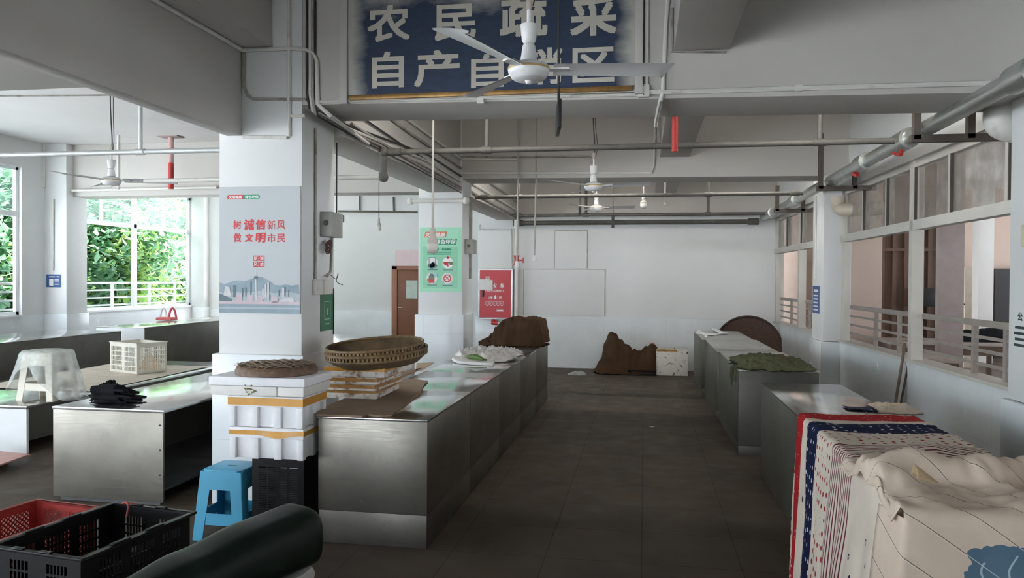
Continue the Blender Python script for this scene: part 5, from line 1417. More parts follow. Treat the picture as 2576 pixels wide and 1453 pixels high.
# translucent bag pulled over the ivory stool
bg_ = MB()
def bagf(i, j):
    a = 2*PI*i; e = j
    r = .02+.235*min(1, e*2.2) + .13*max(0, e-.45)
    side = abs(math.cos(a+.15))**1.6
    zz = .985-.02*e*e*2-(.13+.40*side)*max(0, e-.40)/.6
    zz = max(.476+.004*math.sin(a*7), zz); r += .10*side*max(0, e-.6)
    w = 1+.10*math.sin(a*5+1)*e+.07*math.sin(a*9)*e
    return (-6.13+r*1.05*w*math.cos(a), 7.12+r*w*math.sin(a)*.85, zz+.012*nz(i*9, j*6, 3))
bg_.grid(bagf, 64, 22)
tag(bg_.build('plastic_bag', FILMBAG, smooth=80), 'large translucent plastic bag draped over the ivory stool', 'bag')
sp = at_z(55, 1128, 0)
def heap(name, m_, label, cat, cx, cy, z0, w, d, prof, nu=40, nv=24, fold=.03, seed=0, pw=2.2, rag=.06, fr=5, rz=0, group=None, edge=.02, ridge=None):
    """lump of cloth: prof gives the height along its width"""
    m = MB(); ca, sa = math.cos(rz), math.sin(rz)
    def f(i, j):
        u, v = -1+2*i, -1+2*j
        k = 1+rag*nz(u*3+seed, v*3, seed)
        x, y = u*w/2*k, v*d/2*k
        # fold the corners in so the footprint is rounded
        s = math.sqrt(max(1e-6, 1-.5*v*v)); t_ = math.sqrt(max(1e-6, 1-.5*u*u))
        x *= .55+.45*s; y *= .55+.45*t_
        fall = max(0, 1-abs(v)**pw)
        hgt = interp(prof, u)*fall
        hgt += fold*(nz(u*fr+seed, v*fr*.8, 1.3+seed)+.6*nz(u*fr*2.3, v*fr*2.1, seed))*min(1, 3*(1-max(abs(u), abs(v))))
        if ridge: hgt += ridge*(math.sin(u*15+v*5+seed+2*nz(u*2, v*2, seed))+.6*math.sin(u*31-v*7))*(.25+abs(v))*fall*min(1, 3*(1-abs(u)))
        zz = z0+edge*(.5+.5*nz(u*8, v*8, seed+5))+max(0, hgt)
        return (cx+x*ca-y*sa, cy+x*sa+y*ca, zz)
    m.grid(f, nu, nv)
    def low(i, j):
        p = f(i, j); return (p[0], p[1], z0)
    m.grid(low, nu, nv)
    # close the side
    return tag(m.build(name, m_, smooth=70), label, cat, group)
heap('plastic_bag', FILMBAG, 'small crumpled clear bag on the floor by the low table end', 'bag', sp.x+.02, 6.35, 0, .26, .26, [(-1, 0), (-.4, .13), (.3, .16), (1, 0)], 24, 18, .04, 3)
pp = at_z(40, 1150, .09)
t = thing('pink_board', 'pale pink flat board at the left edge near the floor', 'board', (pp.x, pp.y, 0))
a = at_z(77, 1141, .10); b = at_z(0, 1135, .10); c_ = at_z(-2, 1168, .10); 
m = MB(); m.prism([(a.x, a.y), (b.x-.25, b.y+.05), (c_.x-.35, c_.y-.05), (c_.x, c_.y)], lambda p, q, e: (p, q, e), .085, .10); m.build('panel', mat('pink_melamine', (.62, .36, .32), .5), parent=t, bevel=.003)
m = MB(); m.box(c_.x-.3, b.x-.05, c_.y+.05, b.y-.02, 0, .084); m.build('block', STEELDULL, parent=t)
# cream perforated crate on the low table
wc = at_z(340, 944, .47)
crate('plastic_crate', 'cream perforated crate on the low table in the left wing', (-6.66, 9.32, .484), .60, .42, .40, CRATEW, math.radians(-22), 'slot',
      [(.03, .39, .03, .34, 11, 5)], [(.03, .27, .03, .34, 8, 5), (.33, .57, .03, .34, 8, 5)], rim=.012, tabs=False)
# cardboard piece leaning inside and cream cover sheet beneath
m = MB(); m.prism([(-.20, 0), (.16, 0), (-.08, .26)], lambda p, q, e: (-6.50+p, 9.40+e, .50+q), -.006, .006)
tag(m.build('cardboard_scrap', CARDPALE), 'brown cardboard triangle leaning inside the cream crate', 'cardboard')
m = MB(); m.grid(lambda i, j: (-7.55+1.55*i-.1*j, 7.6+2.5*j, .473+.010*abs(nz(i*5, j*6, 4))*1.5+(.004)), 26, 36)
tag(m.build('cover_sheet', mat('cream_sheet', (.60, .53, .44), .8, var=.12, vscale=4, dirt=(.45, .34, .26), dscale=3), smooth=70), 'crumpled cream sheet spread under the cream crate', 'sheet')

# black gloves on the steel table
def glove(c, rz, s=1.0, lab='black knit work glove in the pile on the steel table'):
    t = thing('glove', lab, 'glove', c, 'black gloves piled on the steel table')
    m = MB()
    m.tube([(-.14, 0, .016), (-.08, 0, .018), (-.02, 0, .02), (.03, 0, .018)], [.032, .036, .046, .042], 10)
    for k, (yy, L) in enumerate(((-.034, .075), (-.012, .09), (.012, .092), (.034, .078))):
        m.tube([(.02, yy*.9, .018), (.05, yy*1.05, .02), (.03+L, yy*1.25, .012)], [.012, .0115, .008], 7)
    m.tube([(-.04, .035, .018), (-.01, .062, .018), (.03, .078, .014)], [.014, .012, .009], 7)
    for i, v in enumerate(m.v):
        v = Vector((v.x*s, v.y*s, v.z*s*.9)); m.v[i] = v
    M = Matrix.Rotation(rz, 4, 'Z'); M.translation = Vector(c)
    m.v = [M @ v for v in m.v]
    m.build('fabric', BLACKCLOTH, parent=t, smooth=70)
    return t
for i in range(7):
    glove((-4.13+.012*math.sin(i*2.1), 5.60-.018*i+.05*math.sin(i*1.7), .737+.017*i), .28-.18*i/3+.25*math.sin(i*2.3), 1.12)
heap('cloth_bundle', BLACKCLOTH, 'folded black cloth wad at the left of the glove pile', 'cloth', -4.27, 5.62, .737, .24, .26, [(-1, .02), (-.6, .12), (.1, .135), (.6, .10), (1, .02)], 26, 20, .05, 8, edge=.03)

# ================================================================== ON THE MIDDLE COUNTER
m = MB()
out = [at_z(x, y, .84) for x, y in ((800, 1046), (860, 1050), (905, 1051), (925, 1044), (960, 1048), (985, 1045), (992, 1036), (1018, 1020), (1040, 1000), (1056, 990), (1066, 970), (1076, 960), (1040, 955), (980, 957), (900, 965))]
pts = [(p.x, max(p.y, 4.80)) for p in out]
pts[0] = (-2.13, 4.80); pts.append((-2.20, 6.2)); pts.append((-2.20, 5.1))
m.prism(pts, lambda p, q, e: (p, q, e+.006*nz(p*2, q*2, 0)), .838, .850)
tag(m.build('cardboard_sheet', CARD), 'torn flat cardboard sheet on the nearest middle counter', 'cardboard')
# shallow foam trays with brown tape
def foam_tray(label, x0, x1, y0, y1, z0, h, rz, tape):
    c = ((x0+x1)/2, (y0+y1)/2, z0)
    t = thing('foam_tray', label, 'tray', c, 'grubby taped foam trays on the cardboard')
    MB().box(x0, x1, y0, y1, z0, z0+h).build('slab', EPSDIRT, parent=t, bevel=.008)
    o = .002; a, b = tape
    m = MB()
    m.box(x0-o, x1+o, y0-o, y0, z0+a, z0+b); m.box(x1, x1+o, y0, y1, z0+a, z0+b); m.box(x0-o, x0, y0, y1, z0+a, z0+b)
    m.build('tape_band', TAPEOLD if a < .0425 else TAPE, parent=t)
    t.rotation_euler.z = rz
    return t
zc = .852
foam_tray('lowest grubby foam tray of the stack, spotted, on the cardboard', -2.36, -1.95, 5.44, 6.02, zc, .062, .02, (.042, .060))
foam_tray('second foam tray of the stack with brown streaked tape', -2.36, -1.94, 5.42, 6.02, zc+.063, .050, -.03, (.018, .044))
foam_tray('third foam tray of the stack with torn brown tape', -2.36, -1.93, 5.40, 6.02, zc+.114, .052, .025, (.020, .046))
foam_tray('top foam tray of the stack with clean orange tape', -2.33, -1.86, 5.40, 6.06, zc+.167, .072, -.02, (.043, .070))
m = MB(); y = 5.436
m.poly([(-2.16, y, .93), (-2.12, y, .93), (-2.115, y, .862), (-2.165, y, .862)]); m.poly([(-2.06, y, .912), (-2.03, y, .915), (-1.975, y, .872), (-2.0, y, .868)])
zt_ = zc+.24
round_tray('lower round bamboo tray of the nested pair', (-2.02, 5.68, zt_+.004), .385, .105, (.075, -.045), 'nested round bamboo trays')
round_tray('upper round bamboo tray of the nested pair, open top seen', (-2.03, 5.67, zt_+.058), .368, .090, (.08, -.055), 'nested round bamboo trays')
# cardboard flaps behind the trays
for pts, lab in (([(1048, 912), (1092, 910), (1062, 928), (1046, 931)], 'pale cardboard flap lying behind the bamboo trays'), ([(1000, 935), (1062, 924), (1040, 935), (1000, 950)], 'brown cardboard strip behind the foam trays')):
    q = [at_z(x, y, .85) for x, y in pts]
    m = MB(); m.prism([(p.x, p.y) for p in q], lambda p, r, e: (p, r, e), .838, .848)
    tag(m.build('cardboard_flap', CARDPALE if 'pale' in lab else CARD), lab, 'cardboard')
# crumpled plastic film and the green vegetable
a = at_z(1140, 908, .84); b = at_z(1240, 916, .84); c_ = at_z(1322, 884, .84)
heap('plastic_film', BAGW, 'crumpled white plastic film lying on the middle counter', 'plastic film', -1.82, 8.95, .836, .78, 1.35, [(-1, .01), (-.6, .05), (.0, .06), (.6, .05), (1, .01)], 56, 56, .055, 21, 6, .22, 8, edge=.012)
m = MB(); q = [at_z(x, y, .845) for x, y in ((1137, 905), (1150, 912), (1190, 916), (1240, 918), (1245, 910), (1180, 905), (1142, 896))]
m.prism([(p.x, p.y) for p in q], lambda p, r, e: (p, r, e), .837, .868)
tag(m.build('foam_sheet', mat('white_packing_sheet', (.80, .78, .77), .6), bevel=.008), 'white folded sheet edge at the front of the plastic film', 'sheet')
p0 = at_z(1172, 901, .88); p1 = at_z(1216, 907, .88)
t = thing('vegetable', 'green cucumber-like vegetable lying on the plastic film', 'vegetable', (p0+p1)/2)
pa = [p0.lerp(p1, f)+Vector((0, 0, .018*math.sin(f*PI)+.012)) for f in [i/8 for i in range(9)]]
MB().tube(pa, [.008, .020, .026, .028, .029, .028, .026, .022, .012], 12).build('body', mat('green_skin', (.09, .16, .03), .5, var=.35, vscale=18), parent=t, smooth=70)
MB().tube([pa[-1], pa[-1]+Vector((.04, -.01, .0))], .009, 8).build('stem', mat('dark_stem', (.04, .04, .02), .7), parent=t)
# brown cloth bundle at the far end of the row
m_ = heap('covered_bundle', BROWNCLOTH, 'brown cloth covering a bundle at the far end of the middle row', 'cloth', -1.78, 10.62, .836, .98, .80,
     [(-1, .03), (-.80, .07), (-.62, .12), (-.45, .23), (-.28, .33), (-.05, .365), (.3, .37), (.62, .37), (.84, .35), (.94, .2), (1, .04)], 80, 50, .022, 31, 5.0, .09, 7, edge=.02, ridge=.018)

# ================================================================== FAR FLOOR
heap('cloth_heap', BROWNCLOTH, 'brown cloth thrown over low things on the floor by the far wall', 'cloth', -.31, 14.62, 0, 1.22, .75,
     [(-1, .04), (-.80, .24), (-.68, .52), (-.50, .74), (-.38, .72), (-.2, .60), (.0, .50), (.2, .40), (.42, .37), (.6, .46), (.78, .54), (.9, .50), (.97, .3), (1, .05)], 80, 46, .035, 42, 4.5, .06, 6, edge=.03, ridge=.028)
t = crate('plastic_crate', 'black crate partly showing under the brown cloth by the far wall', (-.02, 14.36, 0), .50, .20, .10, BLACKCR, 0, zs=[(.05, .45, .03, .07, 9, 1)], tabs=False, rim=.008)
q = at_y(1641, 862, 14.5)
m = MB(); m.lathe([(0, .0), (.05, .01), (.06, .05), (.04, .09), (0, .10)], (q.x, 14.62, q.z-.10), 14)
tag(m.build('pink_ball', mat('faded_pink_plastic', (.42, .16, .15), .5), smooth=60), 'small pinkish ball sticking out of the brown cloth heap', 'ball')
t = thing('foam_box', 'scuffed open white foam box on the floor beside the brown cloth heap', 'box', (.52, 14.6, 0))
fx0, fx1, fy0, fy1, fz = .235, .80, 14.36, 14.80, .475
m = MB(); w = .035
m.box(fx0, fx1, fy0, fy0+w, 0, fz); m.box(fx0, fx1, fy1-w, fy1, 0, fz); m.box(fx0, fx0+w, fy0+w, fy1-w, 0, fz); m.box(fx1-w, fx1, fy0+w, fy1-w, 0, fz); m.box(fx0+w, fx1-w, fy0+w, fy1-w, 0, .04)
m.build('box_body', EPSDOT, parent=t, bevel=.006)
m = MB(); m.box(fx0-.001, fx1-.19, fy0-.002, fy0, fz-.035, fz); m.box(fx0-.002, fx0, fy0, fy1, fz-.035, fz); m.build('tape_band', TAPEOLD, parent=t)
q = at_z(1452, 942, 0)
heap('plastic_scrap', FILMBAG, 'clear plastic scrap lying on the floor near the brown cloth heap', 'plastic film', q.x, q.y, .001, .34, .22, [(-1, .01), (-.3, .04), (.3, .05), (1, .01)], 24, 16, .03, 51, rag=.3)
for (x, y, lab) in ((1640, 1073, 'tiny white scrap on the dark aisle floor'), (1890, 1093, 'tiny white scrap on the floor near the right row'), (1803, 1018, 'tiny pale scrap on the floor far along the right row')):
    q = at_z(x, y, 0); m = MB(); m.box(q.x-.028, q.x+.028, q.y-.012, q.y+.012, .001, .004, None)
    tag(m.build('paper_scrap', INKWHITE), lab, 'paper')

# ================================================================== ON THE RIGHT ROW
t = thing('foam_strips', 'white foam strips on the farthest counter of the right row', 'foam', (1.15, 13.2, .862))
for (x0, y0, x1, y1, w, z) in ((1752, 833, 1800, 838, .05, .875), (1757, 828, 1775, 836, .06, .872), (1782, 838, 1828, 834, .07, .88), (1795, 826, 1815, 836, .06, .90), (1775, 836, 1776, 842, .04, .874)):
    a = at_z(x0, y0, .9); b = at_z(x1, y1, .9); a.z = b.z = z
    MB().beam(a, b, w, .022).build('strip', EPS, parent=t, bevel=.004)
# round dark disc leaning by the far corner
R_ = .60
t = thing('round_tray', 'large round dark brown tray leaning in the far right corner', 'tray', (1.90, 14.4, .0))
M = Matrix.Translation((1.87, 14.55, .50)) @ Matrix.Rotation(math.radians(-14), 4, 'Z') @ Matrix.Rotation(math.radians(78), 4, 'X')
m = MB(); m.lathe([(0, -.01), (R_*.92, -.01), (R_*.97, .012), (R_, .03), (R_*1.01, .0), (R_*.97, -.03), (0, -.03)], (0, 0, 0), 64, M); m.build('disc', mat('dark_wicker', (.075, .040, .028), .8, var=.25, vscale=20, bump=.3, bscale=120), parent=t, smooth=50)
k = MB(); k.tube([M @ Vector((R_*math.cos(2*PI*i/72), R_*math.sin(2*PI*i/72), .02)) for i in range(72)], .018, 8, closed=True); k.build('rim_hoop', mat('dark_rim', (.05, .03, .022), .7, var=.3), parent=t, smooth=60)
# green net heap
heap('net_heap', TARPGREEN, 'olive green net bundle spread on the worn counter of the right row', 'net', 1.31, 8.42, .861, .78, 1.15, [(-1, .03), (-.75, .07), (-.2, .10), (.3, .085), (.8, .05), (1, .015)], 70, 60, .022, 61, 3.0, .16, 11, edge=.02)
m = MB()
for i in range(26):
    x = .905+random.uniform(-.02, .012); y = 7.93+random.uniform(-.03, .30); L = random.uniform(.06, .22)
    x = min(x, .93)
    m.tube([(x+.05, y, .885), (x, y, .865), (x-.006, y+.01, .865-L*.6), (x+random.uniform(-.015, .0), y+.02, .865-L)], .003, 4)
tag(m.build('net_fringe', TARPGREEN), 'loose olive strands hanging off the counter corner from the net', 'net', kind='stuff')
# broom stick against the right wall
p = at_x(2257, 985, 2.48); q = at_x(2276, 868, 2.575)
t = thing('broom_stick', 'thin brown stick leaning on the right wall sill', 'stick', (2.40, 8.3, 0))
d_ = (p-q); k_ = (0.01-q.z)/d_.z
MB().tube([q+d_*k_, p, q+d_*(-.05)], .014, 8).build('shaft', mat('weathered_wood', (.14, .10, .075), .8, var=.3), parent=t, smooth=50)
MB().tube([q+d_*k_+Vector((.07, .10, 0)), q+Vector((.03, -.06, -.10))], .011, 8).build('second_shaft', mat('dark_wood', (.07, .055, .045), .8), parent=t, smooth=50)
# printed cloths
def drape_profile(u, xr, xl, zt, zb):
    """distance u along the cloth from its right edge on the top, over the left edge, down"""
    top = xr-xl; r = .03
    if u < top-r: return xr-u, zt
    if u < top-r+r*PI/2:
        a = (u-(top-r))/r; return xl+r-r*math.sin(a), zt-r+r*math.cos(a)
    return xl, zt-r-(u-(top-r+r*PI/2))
CT = MB(); Utot = .78+.82; V0, V1 = 3.30, 5.90
def cl(i, j):
    u = Utot*i; v = V0+(5.52-V0)*j
    x, z = drape_profile(u, 1.80, 1.042, .842, 0)
    drop = max(0, .80-z)
    if drop > .01:
        rip = math.sin(v*11+.6*math.sin(v*3))*.030*min(1, drop*2.2)
        far = (v-V0)/(5.52-V0)
        x += -abs(rip)*.8 - drop*(.19+.05*far) + .006*nz(v*6, drop*4, 2)
        v2 = v - drop/.8*(v-3.35)*.42 + .02*math.sin(drop*7+v*4)*min(1, drop*3)
        z = max(z, .008+.004*(1+nz(u*9, v*9, 1)))
    else:
        v2 = v
        e = min(1, u/.1)
        z += .012*abs(nz(u*5, v*7, 4))+.010*max(0, math.sin(v*16+u*5))*(1 if v < 5.3 else .4)
        z += .05*max(0, 1-abs(v-4.25)/.35)*min(1, u/.1)*max(0, 1-abs(u-.33)/.33)
        v2 = v + .018*math.sin(u*9)+.05*(1-u/.8)*(1 if v > 4.2 else .5)*0.6
    return (x, v2, z)
CT.grid(cl, 64, 90, lambda i, j: (Utot*i, .0+(5.52-V0)*j*1.09))
tag(CT.build('printed_cloth', CLOTHPAT, smooth=80, solid=.004), 'printed patchwork cotton cloth with red, navy and striped bands over the right counter', 'cloth')
# beige cloth over the near end
CB = MB(); Ub = 1.30
def cb(i, j):
    # i across x, j along: from the back of the fold over the front edge and down
    s = j*2.05
    wrap = max(0, .12-i)/.12
    x = 1.015+1.05*max(0, i-.12)/.88
    zt = .856
    if s < .85:
        y = 4.13-s; z = zt
        # big crumpled roll along the front third
        b = max(0, 1-abs(s-.46)/.34); b = b*b*(3-2*b)
        z += .115*b*(.8+.3*math.sin(i*7+1.5)*.5)+.032*b*math.sin(s*21+i*9+2*nz(i*3, s*3, 1))+.035*nz(i*7, s*9, 7)*min(1, s*4)+.03*abs(nz(i*14, s*12, 3))*min(1, s*5)
        z += .05*math.sin(s*13+i*6)*b*.5
        y += .05*math.sin(i*9)*b
        x -= .03*wrap; z -= .05*wrap
        edge = max(0, .16-i)/.16
        z -= .045*edge*b
        if i > .72:
            g = (i-.72)/.28; z -= .10*g*g
    else:
        q = s-.85
        r = .05
        if q < r*PI/2: a = q/r; y = 3.28-r*math.sin(a); z = zt-r+r*math.cos(a)
        else:
            dd = q-r*PI/2; z = zt-r-dd; y = 3.23-.22*dd-.05*abs(math.sin(i*8+dd*2.2))*min(1, dd*3)-.02*nz(i*5, dd*5, 1)
            x += dd*.10*max(0, i-.35) - dd*.22*max(0, 1-i*1.6)-.02*wrap; y += .26*wrap*(1-.25*dd)
        if z < .012: z = .012+.004*abs(nz(i*9, s*9, 2))
    return (x, y, z)
CB.grid(cb, 64, 110, lambda i, j: (1.05*i, 2.05*j))
tag(CB.build('beige_cloth', CLOTHBEIGE, smooth=80, solid=.005), 'crumpled beige lined cloth with a blue patch over the near end of the right counter', 'cloth')
# curled dog-ear on top of the fold and small cloths behind
q = at_z(2320, 1205, .99)
m = MB(); m.grid(lambda i, j: (q.x-.03+.075*i, q.y-.04+.075*j*(1-i*.5), q.z+.008+.05*math.sin(j*PI)*(1-i)-.01*i), 10, 10)
tag(m.build('cloth_corner', mat('stained_beige_cotton', (.40, .29, .17), .9, var=.2), smooth=80, solid=.004), 'stained beige cloth corner curling up from the fold', 'cloth')
a = at_z(2135, 1030, .838); b = at_z(2226, 1034, .838)
m = MB(); m.grid(lambda i, j: (a.x+(b.x-a.x)*i, a.y+.17*j-(a.y-b.y)*i, .838+.006*math.sin(i*5+j*3)), 12, 8)
tag(m.build('dotted_cloth', CLOTHNAVY, smooth=80, solid=.004), 'folded navy cloth with white dots on the bare counter', 'cloth')
a = at_z(2228, 1036, .838)
heap('cream_cloth', mat('cream_cotton', (.50, .42, .33), .9, var=.15), 'small crumpled cream cloth beside the navy dotted one', 'cloth', a.x+.10, a.y+.16, .832, .30, .42, [(-1, .01), (-.2, .03), (.5, .03), (1, .01)], 24, 24, .02, 71, rag=.15, edge=.01)

# ================================================================== LEFT FOREGROUND
bxc = (-2.455, 3.155)
zl = [(.09, .21, .06, .24, 6, 4), (.26, .40, .06, .24, 7, 4), (.45, .57, .06, .24, 6, 4)]
zs = [(.08, .18, .06, .24, 5, 4), (.28, .39, .06, .24, 6, 4)]
crate('plastic_crate', 'big open black crate in the left foreground, topmost of its stack', (bxc[0], bxc[1], .305), .462, .635, .295, BLACKCR, math.radians(-7.5), 'slot', zl, zs, rim=.026)
crate('plastic_crate', 'black crate under the open one in the left foreground', (bxc[0], bxc[1], 0), .462, .635, .30, BLACKCR, math.radians(-7.5), 'slot', zl, zs, rim=.022, tabs=False)
rxc = (-2.945, 3.20)
zl = [(.05, .20, .04, .24, 6, 5), (.24, .34, .04, .24, 4, 5), (.38, .53, .04, .24, 6, 5)]
zs = [(.05, .17, .04, .24, 5, 5), (.22, .34, .04, .24, 5, 5)]
crate('plastic_crate', 'open red crate with diamond lattice behind the black crate', (rxc[0], rxc[1], .305), .39, .58, .285, REDCR, math.radians(-8.5), 'diamond', zl, zs, rim=.020, tabs=False)
crate('plastic_crate', 'red crate under the open red one', (rxc[0], rxc[1], 0), .39, .58, .30, REDCR, math.radians(-8.5), 'diamond', zl, zs, rim=.018, tabs=False)
q = at_z(322, 1268, .615)
m = MB(); m.tube(smooth_path([q+Vector((-.03, .0, .004)), q+Vector((0, -.01, .012)), q+Vector((.02, -.025, -.005)), q+Vector((.018, -.035, -.05))], 5), .006, 6); m.tube([q+Vector((-.035, .01, .0)), q+Vector((.04, .008, .004))], .005, 6)
tag(m.build('red_string', mat('dull_red_string', (.32, .07, .06), .8)), 'dull red string tied to the black crate rim', 'string')
# scooter: only the back of its saddle reaches into view
t = thing('scooter', 'parked scooter whose dark green saddle fills the lower left foreground', 'scooter', (-1.62, 2.6, 0))
A0 = at_y(768, 1300, 3.0); 
def seatf(i, j):
    # along: 0 rear, 1 front
    L = .92
    p0 = Vector((-1.405, 3.05, .70)); dr_ = Vector((-.38, -.92, 0)).normalized(); sd = Vector((dr_.y, -dr_.x, 0))
    prof_w = interp([(0, .112), (.035, .130), (.3, .135), (.6, .13), (.85, .09), (1, .05)], i)
    prof_h = interp([(0, .100), (.035, .118), (.25, .115), (.6, .095), (.85, .075), (1, .04)], i)
    zc_ = interp([(0, .682), (.3, .672), (.6, .655), (1, .64)], i)
    a = 2*PI*j; ca, sa = math.cos(a), math.sin(a)
    e = 2/4.2
    cx_ = math.copysign(abs(ca)**e, ca)*prof_w; sz = math.copysign(abs(sa)**e, sa)*prof_h
    if sz > 0: cx_ *= 1-.22*(sz/prof_h)**2
    p = p0+dr_*(L*i)+sd*cx_
    return (p.x, p.y, zc_+sz)
m = MB(); m.grid(seatf, 36, 40)
b = len(m.v); m.poly([seatf(0, k/40) for k in range(40)]); m.poly([seatf(1, k/40) for k in reversed(range(40))])
m.build('saddle', SEATM, parent=t, smooth=75, weld=True)
dr_ = Vector((-.38, -.92, 0)).normalized(); sd = Vector((dr_.y, -dr_.x, 0)); p0 = Vector((-1.405, 3.05, 0))
M = Matrix((dr_, sd, (0, 0, 1))).transposed().to_4x4(); M.translation = p0
m = MB(); m.prism([(.04, .57), (.10, .55), (.9, .54), (.92, .40), (.6, .28), (.2, .36), (.02, .52)], lambda p, q, e: M @ Vector((p, e, q)), -.10, .10); m.build('body_panel', SCBODY, parent=t, bevel=.02)
def wheel(xx):
    m = MB(); m.tube([M @ Vector((xx+.19*math.cos(2*PI*i/36), 0, .235+.19*math.sin(2*PI*i/36))) for i in range(36)], .045, 10, closed=True); ty_ = m.build('tyre', BLACKP, parent=t, smooth=60)
    MB().tube([M @ Vector((xx, -.05, .235)), M @ Vector((xx, .05, .235))], .13, 20).build('wheel_hub', DARKGREY, parent=ty_, smooth=50)
wheel(.22); wheel(1.38)
m = MB(); m.prism([(.85, .30), (1.25, .30), (1.33, .76), (1.27, .78), (1.17, .38), (.85, .37)], lambda p, q, e: M @ Vector((p, e, q)), -.12, .12); m.build('leg_shield', SCBODY, parent=t, bevel=.015)
m = MB(); m.tube([M @ Vector((1.38, 0, .235)), M @ Vector((1.31, 0, .78))], .03, 10); m.tube([M @ Vector((1.31, -.26, .79)), M @ Vector((1.31, .26, .79))], .016, 10); m.build('handlebar', BLACKP, parent=t, smooth=50)
m = MB(); m.tube([M @ Vector((.30, .10, .22)), M @ Vector((.36, .16, .0))], .012, 8); m.build('side_stand', DARKGREY, parent=t)
# red and white bag handles on the far left counter
q = at_z(405, 803, .84)
t = thing('tote_bag', 'small bag with white and red handles on the counter under the left window', 'bag', at_z(424, 803, .84))
for px0, px1, mt in ((402, 420, FRAMEW), (424, 444, mat('red_plastic', (.55, .06, .08), .4))):
    a = at_z(px0, 803, .85); b = at_z(px1, 803, .85); h = .24
    MB().tube([a.lerp(b, k/12)+Vector((0, 0, h*math.sin(PI*k/12)**.7)) for k in range(13)], .022, 8).build('handle', mt, parent=t, smooth=60)
a = at_z(400, 803, .85); b = at_z(446, 803, .85)
MB().box(a.x, b.x, a.y-.12, a.y+.12, .835, .90).build('bag_body', mat('red_bag_cloth', (.58, .12, .12), .7), parent=t, bevel=.02)

# ================================================================== STALLS IN THE HALL BEYOND
for (px0, px1, Y, h, lab) in ((2225, 2420, 10.4, .78, 'dark stall table nearest the long right window, beyond the railing'), (2240, 2560, 13.0, .80, 'dark stall table farther inside the hall beyond'), (2415, 2600, 8.3, .62, 'low dark stall table at the right end of the long window')):
    a = at_y(px0, 850, Y); b = at_y(px1, 850, Y); a.x = max(a.x, 3.0)
    t = thing('stall_table', lab, 'table', ((a.x+b.x)/2, Y, 0), 'stall tables in the hall beyond')
    MB().box(a.x, b.x, Y, Y+.9, h-.05, h).build('tabletop', mat('pale_stall_top', (.42, .36, .32), .35), parent=t, bevel=.004)
    MB().box(a.x+.02, b.x-.02, Y+.02, Y+.88, h-.20, h-.051).build('apron', DARKBROWN, parent=t)
    for xx in (a.x+.06, (a.x+b.x)/2, b.x-.06):
        for yy in (Y+.06, Y+.84): MB().box(xx-.03, xx+.03, yy-.03, yy+.03, 0, h-.2).build('leg', DARKBROWN, parent=t)
a = at_y(2470, 850, 13.4)
heap('covered_goods', BLACKCLOTH, 'dark cloth heap on the stall table in the hall beyond', 'cloth', a.x, 13.45, .80, 1.3, .6, [(-1, .02), (-.4, .14), (.3, .2), (1, .02)], 24, 16, .05, 81)
a = at_y(2340, 740, 14.9); b = at_y(2352, 760, 14.9)
m = MB(); m.box(a.x-.28, b.x+.1, 14.85, 15.1, 1.30, 1.62)
tag(m.build('dark_cabinet', BLACKP, bevel=.01), 'small dark wall box before the brown partition', 'box')
m = MB(); p = at_y(2355, 735, 14.8); q = at_y(2425, 765, 11.6)
m.tube([p, (p+q)/2+Vector((0, 0, -.05)), q], .012, 6); tag(m.build('sagging_cable', CABLE), 'cable sagging from the dark box towards the bright opening', 'cable')
m = MB(); p = at_y(2428, 700, 17.0); m.box(p.x, p.x+.13, 17.0, 17.4, 0, 2.05)
tag(m.build('narrow_shelf', mat('cream_shelf', (.50, .44, .36), .7)), 'cream narrow cabinet at the left of the bright opening', 'cabinet')
p = at_y(2503, 700, 19.2); q = at_y(2560, 700, 19.2)
m = MB(); m.box(p.x, q.x+2.0, 19.2, 19.5, 0, 2.05); tag(m.build('dark_shopfront', BLACKP), 'black shop front panel at the right of the bright opening', 'panel')

# ================================================================== TREES OUTSIDE THE LEFT WINDOWS
def leaf_cluster(m, c, n, spread, L, rnd):
    for _ in range(n):
        d = Vector((rnd.gauss(0, 1), rnd.gauss(0, 1), rnd.gauss(0, .7)))
        p = Vector(c)+d*spread
        a = Vector((rnd.uniform(-1, 1), rnd.uniform(-1, 1), rnd.uniform(-.9, .25))).normalized()
        s = a.cross(Vector((rnd.uniform(-.4, .4), rnd.uniform(-.4, .4), 1))).normalized()
        l = L*rnd.uniform(.7, 1.3); w = l*.24
        nrm = a.cross(s)*l*.08
        m.poly([p, p+a*l*.45+s*w+nrm, p+a*l, p+a*l*.45-s*w+nrm])
def tree(label, x, y, h, R, mleaf, seed, nclus=260, L=.31, z0=-.3):
    rnd = random.Random(seed)
    t = thing('tree', label, 'tree', (x, y, z0), 'trees outside the left windows')
    m = MB(); m.tube(smooth_path([(x, y, z0), (x+.1, y+.15, h*.3), (x-.1, y-.1, h*.6), (x+.05, y, h*.9)], 5), [.16]*16, 9)
    for k in range(7):
        a = rnd.uniform(0, 6.28); z = h*rnd.uniform(.25, .6)
        m.tube([(x, y, z), (x+R*.45*math.cos(a), y+R*.45*math.sin(a), z+h*.12), (x+R*.85*math.cos(a), y+R*.85*math.sin(a), z+h*.2)], [.07, .05, .02], 6)
    m.build('trunk', BARK, parent=t, smooth=60)
    f = MB()
    for _ in range(nclus):
        while True:
            q = Vector((rnd.uniform(-1, 1), rnd.uniform(-1, 1), rnd.uniform(-1, 1)))
            if q.length < 1: break
        q = q.normalized()*(q.length**.5)
        leaf_cluster(f, (x+q.x*R, y+q.y*R, z0+h*.52+q.z*h*.46), 14, .26, L, rnd)
    f.build('foliage', mleaf, parent=t)
    return t
tree('deep green tree filling the left part of the big window', -14.6, 17.0, 5.2, 1.7, LEAFD, 1)
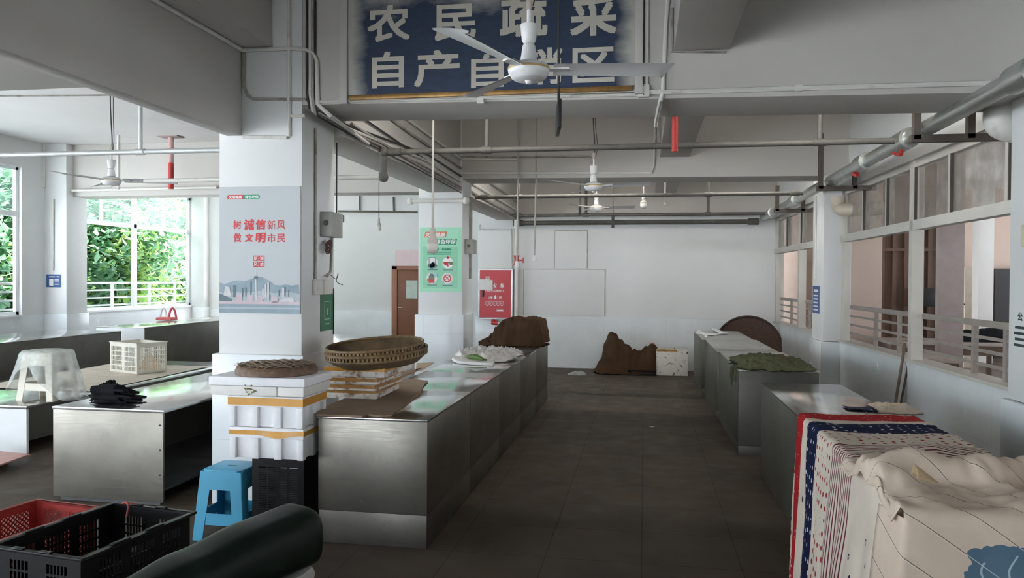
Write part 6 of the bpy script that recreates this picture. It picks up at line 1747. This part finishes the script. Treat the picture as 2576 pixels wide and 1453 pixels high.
tree('deep green tree filling the right part of the big window', -14.9, 19.6, 5.6, 1.9, LEAFD, 2)
tree('fresh yellow-green shrub low at the left of the big window', -13.9, 15.9, 2.9, .9, LEAFL, 3, 90)
tree('fresh yellow-green tree behind the middle mullion', -15.6, 21.6, 5.8, 1.6, LEAFL, 4, 200)
tree('dark tree behind the right end of the big window', -15.2, 23.4, 6.0, 2.1, LEAFD, 5, 300)
tree('green tree outside the leftmost window', -14.8, 13.4, 5.0, 1.7, LEAFD, 6)
tree('tall back-row tree seen above the railings', -18.2, 19.5, 8.0, 2.9, LEAFD, 7, 420, .5)
tree('tall back-row tree to the right of the big window', -18.6, 25.5, 8.4, 3.1, LEAFD, 8, 420, .5)
tree('tall back-row tree outside the leftmost window', -18.0, 14.5, 7.6, 2.8, LEAFD, 9, 380, .5)
tree('fresh green sapling right of the mullion in the big window', -14.0, 18.7, 4.0, .9, LEAFL, 10, 90)
tree('far tree closing the gap at the right of the window', -22.5, 31.0, 9.0, 3.6, LEAFD, 11, 380, .55)
m = MB()
for i in range(60): m.box(-21.0, -20.9, 8+i*.5, 8.1+i*.5, -.3, 2.6)
m.box(-21.02, -20.88, 8, 38, 2.3, 2.4); m.box(-21.02, -20.88, 8, 38, .1, .2)
tag(m.build('garden_fence', FRAMEW), 'pale fence behind the trees outside', 'fence')

# ================================================================== ADDED FILL LIGHTS, HIDDEN BEHIND THE CROSS BEAMS TO LIFT FAR BAY AND CEILING
def emit(name, col, strength):
    t = NT(name); t.b.inputs['Emission Color'].default_value = (*col, 1); t.b.inputs['Emission Strength'].default_value = strength
    t.b.inputs['Base Color'].default_value = (.8, .8, .8, 1); return t.m
TUBE = emit('fill_emitter', (1.0, .97, .92), FILL_POWER)
def hidden_fill_tube(x, y, z, label):
    t = thing('hidden_fill_tube', label, 'lamp', (x, y, z), 'added fill tubes hidden behind the cross beams')
    MB().box(x-.62, x+.62, y, y+.03, z-.03, z+.03).build('fill_batten', FANW, parent=t, bevel=.004)
    MB().tube([(x-.59, y+.055, z), (x+.59, y+.055, z)], .018, 10).build('fill_emitter', TUBE, parent=t, smooth=60)
    m = MB(); m.box(x-.62, x-.585, y+.03, y+.075, z-.02, z+.02); m.build('end_cap', FANW, parent=t)
    m = MB(); m.box(x+.585, x+.62, y+.03, y+.075, z-.02, z+.02); m.build('end_cap', FANW, parent=t)
for x, l in ((-1.4, 'left added fill tube on the back of the beam carrying the sign'), (1.35, 'right added fill tube on the back of the beam carrying the sign')): hidden_fill_tube(x, PY1, 3.42, l)
for x, l in ((-1.5, 'left added fill tube on the back of the second cross beam'), (-.5, 'middle added fill tube on the back of the second cross beam'), (1.4, 'right added fill tube on the back of the second cross beam')): hidden_fill_tube(x, 10.75, 3.42, l)
